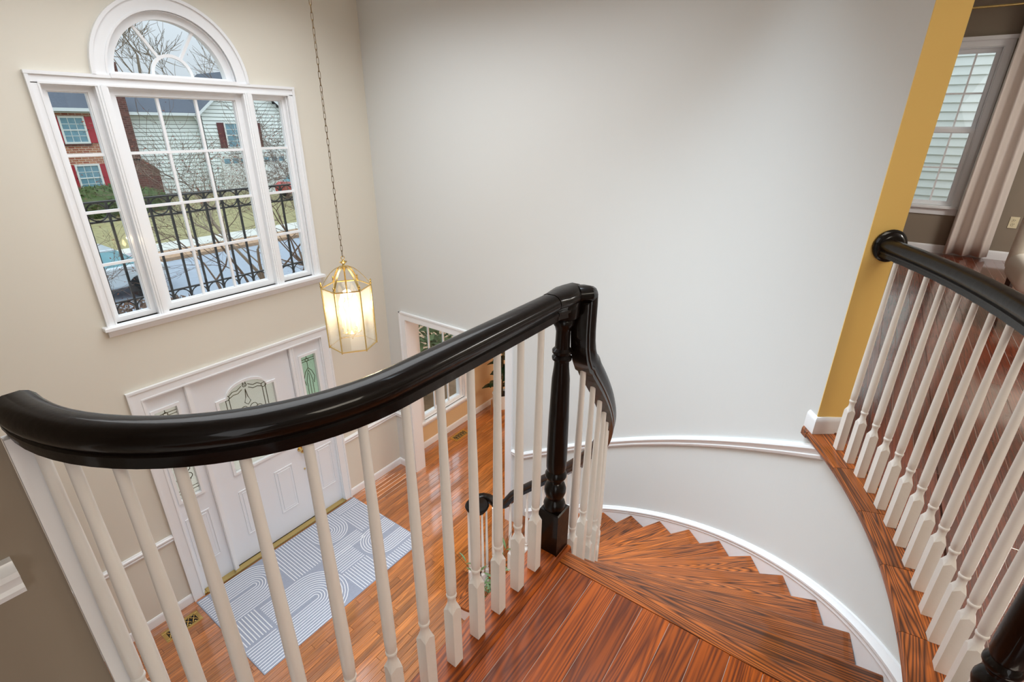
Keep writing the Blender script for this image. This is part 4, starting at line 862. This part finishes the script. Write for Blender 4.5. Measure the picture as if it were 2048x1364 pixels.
mb.obj('siding_boards', M['siding'], h2, kind='stuff')
mb = MB(); mb.add([(12.0, HZ-.45, 4.55), (17.3, HZ-.45, 4.55), (17.3, HZ+4.5, 6.6), (12.0, HZ+4.5, 6.6), (12.0, HZ-.45, 4.43), (17.3, HZ-.45, 4.43)], [(0, 1, 2, 3), (4, 5, 1, 0)])
mb.add([(19.9, HZ-.9, 7.15), (19.9, HZ+5, 7.15), (16.6, HZ+5, 4.45), (16.6, HZ-.9, 4.45), (23.2, HZ-.9, 4.45), (23.2, HZ+5, 4.45)], [(0, 1, 2, 3), (0, 4, 5, 1)]); mb.obj('roof', M['roof'], h2)
mb = MB(); mb.box((12.6, HZ-.60, 4.36), (17.0, HZ-.45, 4.52)); mb.add([(16.6, HZ-.92, 4.28), (16.6, HZ-.92, 4.48), (19.9, HZ-.92, 7.18), (23.2, HZ-.92, 4.48), (23.2, HZ-.92, 4.28), (19.9, HZ-.92, 6.96)], [(0, 1, 2, 5), (5, 2, 3, 4)]); mb.tube([(16.6, HZ-.5, 4.3), (16.9, HZ-.2, 4.0), (16.9, HZ-.1, 0)], .05, 6); mb.obj('gutter', M['gutter'], h2)
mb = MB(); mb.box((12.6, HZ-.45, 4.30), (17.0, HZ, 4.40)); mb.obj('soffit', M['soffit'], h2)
mb = MB(); mb.box((12.1, HZ-.8, 1.9), (12.95, HZ, 7)); mb.prismY([(11.9, -.3), (13.75, -.3), (13.75, 1.3), (12.95, 2.0), (11.9, 2.0)], HZ-.8, HZ); mb.obj('chimney', M['brickd'], h2)
hwindow(h2, 18.35, HZ-.54, 2.5, 1.9, 1.42, M['shutd'], .42)
mb = MB(); frame(mb, 17.6, 22.4, -.4, 2.0, .15, HZ-.62, HZ-.5); 
for i in range(4): mb.box((17.7, HZ-.58, -.3+i*.55), (22.3, HZ-.56, .2+i*.55))
mb.obj('garage_door', M['hframe'], h2)
mb = MB()
for i in range(8): mb.box((17.85+i*.56, HZ-.6, 1.45), (18.25+i*.56, HZ-.585, 1.75))
mb.obj('garage_window', M['hwin'], h2)
# --- neighbour house beyond the loft window: siding boards one by one
h3 = thing('side_neighbor_wall', 'white clapboard neighbour wall seen through the loft window', 'house')
mb = MB(); mb.box((10.05, -8, -1), (10.3, 6, 9)); mb.obj('wall', M['siding'], h3)
q = MB(); q.add([(-.022, -8, 0), (-.022, 6, 0), (0, 6, .117), (0, -8, .117), (.0, -8, 0), (0, 6, 0)], [(0, 3, 2, 1), (0, 1, 5, 4)]); sb = q.mesh('siding_board', mat('white_clapboard', (238, 240, 232), .5))
for i in range(44): link('siding_board', sb, h3, (10.05, 0, 1.6+i*.115))

# --- hedge, shrubs
def leafball(name, c, rad, n, size, m, lab, cat, seed=1, box=False):
    rnd = random.Random(seed); v = []; f = []
    for i in range(n):
        if box: p = Vector((rnd.uniform(-1, 1)*rad[0], rnd.uniform(-1, 1)*rad[1], rnd.uniform(-1, 1)*rad[2]))
        else:
            d = Vector((rnd.gauss(0, 1), rnd.gauss(0, 1), rnd.gauss(0, 1))).normalized()*rnd.uniform(.72, 1.05); p = Vector((d.x*rad[0], d.y*rad[1], d.z*rad[2]))
        a = Vector((rnd.gauss(0, 1), rnd.gauss(0, 1), rnd.gauss(0, 1))).normalized(); b = a.orthogonal().normalized(); w = size*rnd.uniform(.6, 1.3); k = len(v)
        v += [p-a*w, p+b*w*.28, p+a*w, p-b*w*.28]; f.append((k, k+1, k+2, k+3))
    mb = MB(); mb.add(v, f); return tag(mb.obj(name, m, None, c), lab, cat)
o = leafball('hedge', (9.3, 32.5, .0), (3.2, 1.2, 1.0), 4200, .16, M['hedge'], 'green clipped hedge before the tan brick house', 'hedge', 2)
mb = MB(); mb.lathe([(.6, -.9), (.95, -.4), (.95, .4), (.5, .85)], n=16); hc = mb.obj('inner_foliage', M['hedge'], o); hc.scale = (3.2, 1.1, 1)
o = leafball('evergreen_shrub', (5.0, 6.0, .95), (1.5, .75, 1.35), 2600, .13, M['bush'], 'dense evergreen shrub outside the living room window', 'shrub', 3)
o = leafball('garden_shrub', (3.3, 6.9, .5), (.8, .5, .9), 1500, .11, M['bush'], 'evergreen shrub behind the right door sidelight', 'shrub', 5)
leafball('bare_shrub', (24.5, 33, .1), (2.2, 1.4, .8), 1600, .14, M['dleaf'], 'brown leafless shrub beside the driveway', 'shrub', 6)
# --- trees
def tree(c, h, seed, lab, m, spread=.5, depth=6, r0=.12, lean=(0, 0), leaves=0, stems=1, group=None, kids=(2, 3), shrink=.76, up=.25, minr=.0028):
    rnd = random.Random(seed); mb = MB(); lf = MB(); tips = []
    def grow(p, d, L, r, k):
        q = p.copy(); pts = [p.copy()]
        for i in range(3):
            d = (d+Vector((rnd.gauss(0, 1), rnd.gauss(0, 1), rnd.gauss(0, .6)+up*.3))*.16).normalized(); q = q+d*L/3; pts.append(q.copy())
        r2 = r*.62; mb.tube(pts, r, 5 if k > 2 else 3, r2)
        if k == 0: tips.append(q); return
        for i in range(rnd.randint(*kids)+(1 if k <= 3 else 0)):
            nd = (d+Vector((rnd.gauss(0, 1), rnd.gauss(0, 1), rnd.gauss(0, .7)+up))*spread).normalized(); s = rnd.choice(pts[1:]) if i else q
            grow(s, nd, L*shrink*rnd.uniform(.8, 1.15), max(minr, r2*rnd.uniform(.6, .9)), k-1)
    for s in range(stems):
        a = s*2.1+seed; d = Vector((lean[0]+(.35*cos(a) if stems > 1 else 0), lean[1]+(.35*sin(a) if stems > 1 else 0), 1)).normalized(); grow(Vector((.1*cos(a), .1*sin(a), -.1)), d, h*.28, r0, depth)
    t = thing('bare_tree', lab, 'tree', c, group=group); mb.obj('branches', m, t)
    if leaves and tips:
        for i in range(leaves):
            p = rnd.choice(tips)+Vector((rnd.gauss(0, .1), rnd.gauss(0, .1), rnd.gauss(0, .1))); a = Vector((rnd.gauss(0, 1), rnd.gauss(0, 1), rnd.gauss(0, 1))).normalized(); b = a.orthogonal().normalized(); w = .022
            lf.add([p-a*w, p+b*w*.5, p+a*w, p-b*w*.5], [(0, 1, 2, 3)])
        lf.obj('dead_leaves', M['dleaf'], t, kind='stuff')
    return t
tree((5.0, 10.2, -.6), 6.6, 21, 'bare many-stemmed tree just beyond the railing, before the white house', M['twig'], .58, 6, .05, leaves=420, stems=3, shrink=.74, up=.12)
tree((6.3, 11.2, -.65), 7.2, 5, 'bare grey-trunked tree at the right of the middle window', M['bark'], .58, 6, .08, (-.05, 0), leaves=300, shrink=.75, up=.15)
tree((2.6, 9.3, -.6), 5.2, 33, 'low bare tree in front of the brick house behind the left panes', M['twig'], .62, 5, .035, (.1, 0), leaves=150, stems=2, up=.1)
tree((8.2, 12.5, -.7), 6.6, 8, 'bare tree behind the narrow right panes', M['twig'], .6, 5, .045, (-.1, 0), leaves=260, stems=2, up=.12)
for i, (x, y_, hh, sd, lab) in enumerate(((12.3, 50, 21, 2, 'tall dark bare tree at the left of the fanlight'), (17.5, 52, 24, 14, 'tall bare tree behind the left spoke of the fanlight'), (22.5, 54, 20, 17, 'slender bare tree in the middle of the fanlight'), (27.5, 55, 17, 23, 'bare tree at the right of the fanlight'))):
    tree((x, y_, 0), hh, sd, lab, M['bark'], .55, 5, .30, shrink=.78, up=.35, group=None, minr=.02)
# --- cars
def car(c, rz, m, lab):
    t = thing('parked_car', lab, 'car', c, rz)
    mb = MB(); pf = [(-2.2, .35), (2.2, .35), (2.25, .7), (2.0, .88), (1.1, .95), (-1.9, 1.0), (-2.25, .8)]; mb.prismY(pf, -.85, .85); o = mb.obj('body', m, t); b_ = o.modifiers.new('bevel', 'BEVEL'); b_.width = .08; b_.segments = 3
    mb = MB(); v = [(-1.6, -.78, .98), (.95, -.78, .95), (.95, .78, .95), (-1.6, .78, .98), (-1.1, -.6, 1.40), (.25, -.6, 1.42), (.25, .6, 1.42), (-1.1, .6, 1.40)]; mb.add(v, [(0, 1, 5, 4), (1, 2, 6, 5), (2, 3, 7, 6), (3, 0, 4, 7), (4, 5, 6, 7)]); mb.obj('cabin_glass', M['carg'], t)
    mb = MB(); mb.bbox((-1.05, -.58, 1.40), (.2, .58, 1.46), .02); mb.obj('roof_panel', m, t)
    for x, y_ in ((-1.4, -.8), (1.4, -.8), (-1.4, .8), (1.4, .8)):
        mb = MB(); mb.lathe([(.2, -.1), (.33, -.09), (.33, .09), (.2, .1)], n=18); w_ = mb.obj('wheel', M['tyre'], t, (x, y_, .33)); w_.rotation_euler = (pi/2, 0, 0)
leafball('bare_shrub', (3.6, 12.6, -.1), (1.5, .8, .55), 1500, .09, M['twig'], 'brown leafless shrub in the front garden below the left panes', 'shrub', 12)
car((4.0, 18.3, -.82), pi, M['carw'], 'pale car parked on the street below the left panes'); car((20.6, 31.2, -.42), .2, M['carred'], 'red car parked on the driveway behind the right panes')
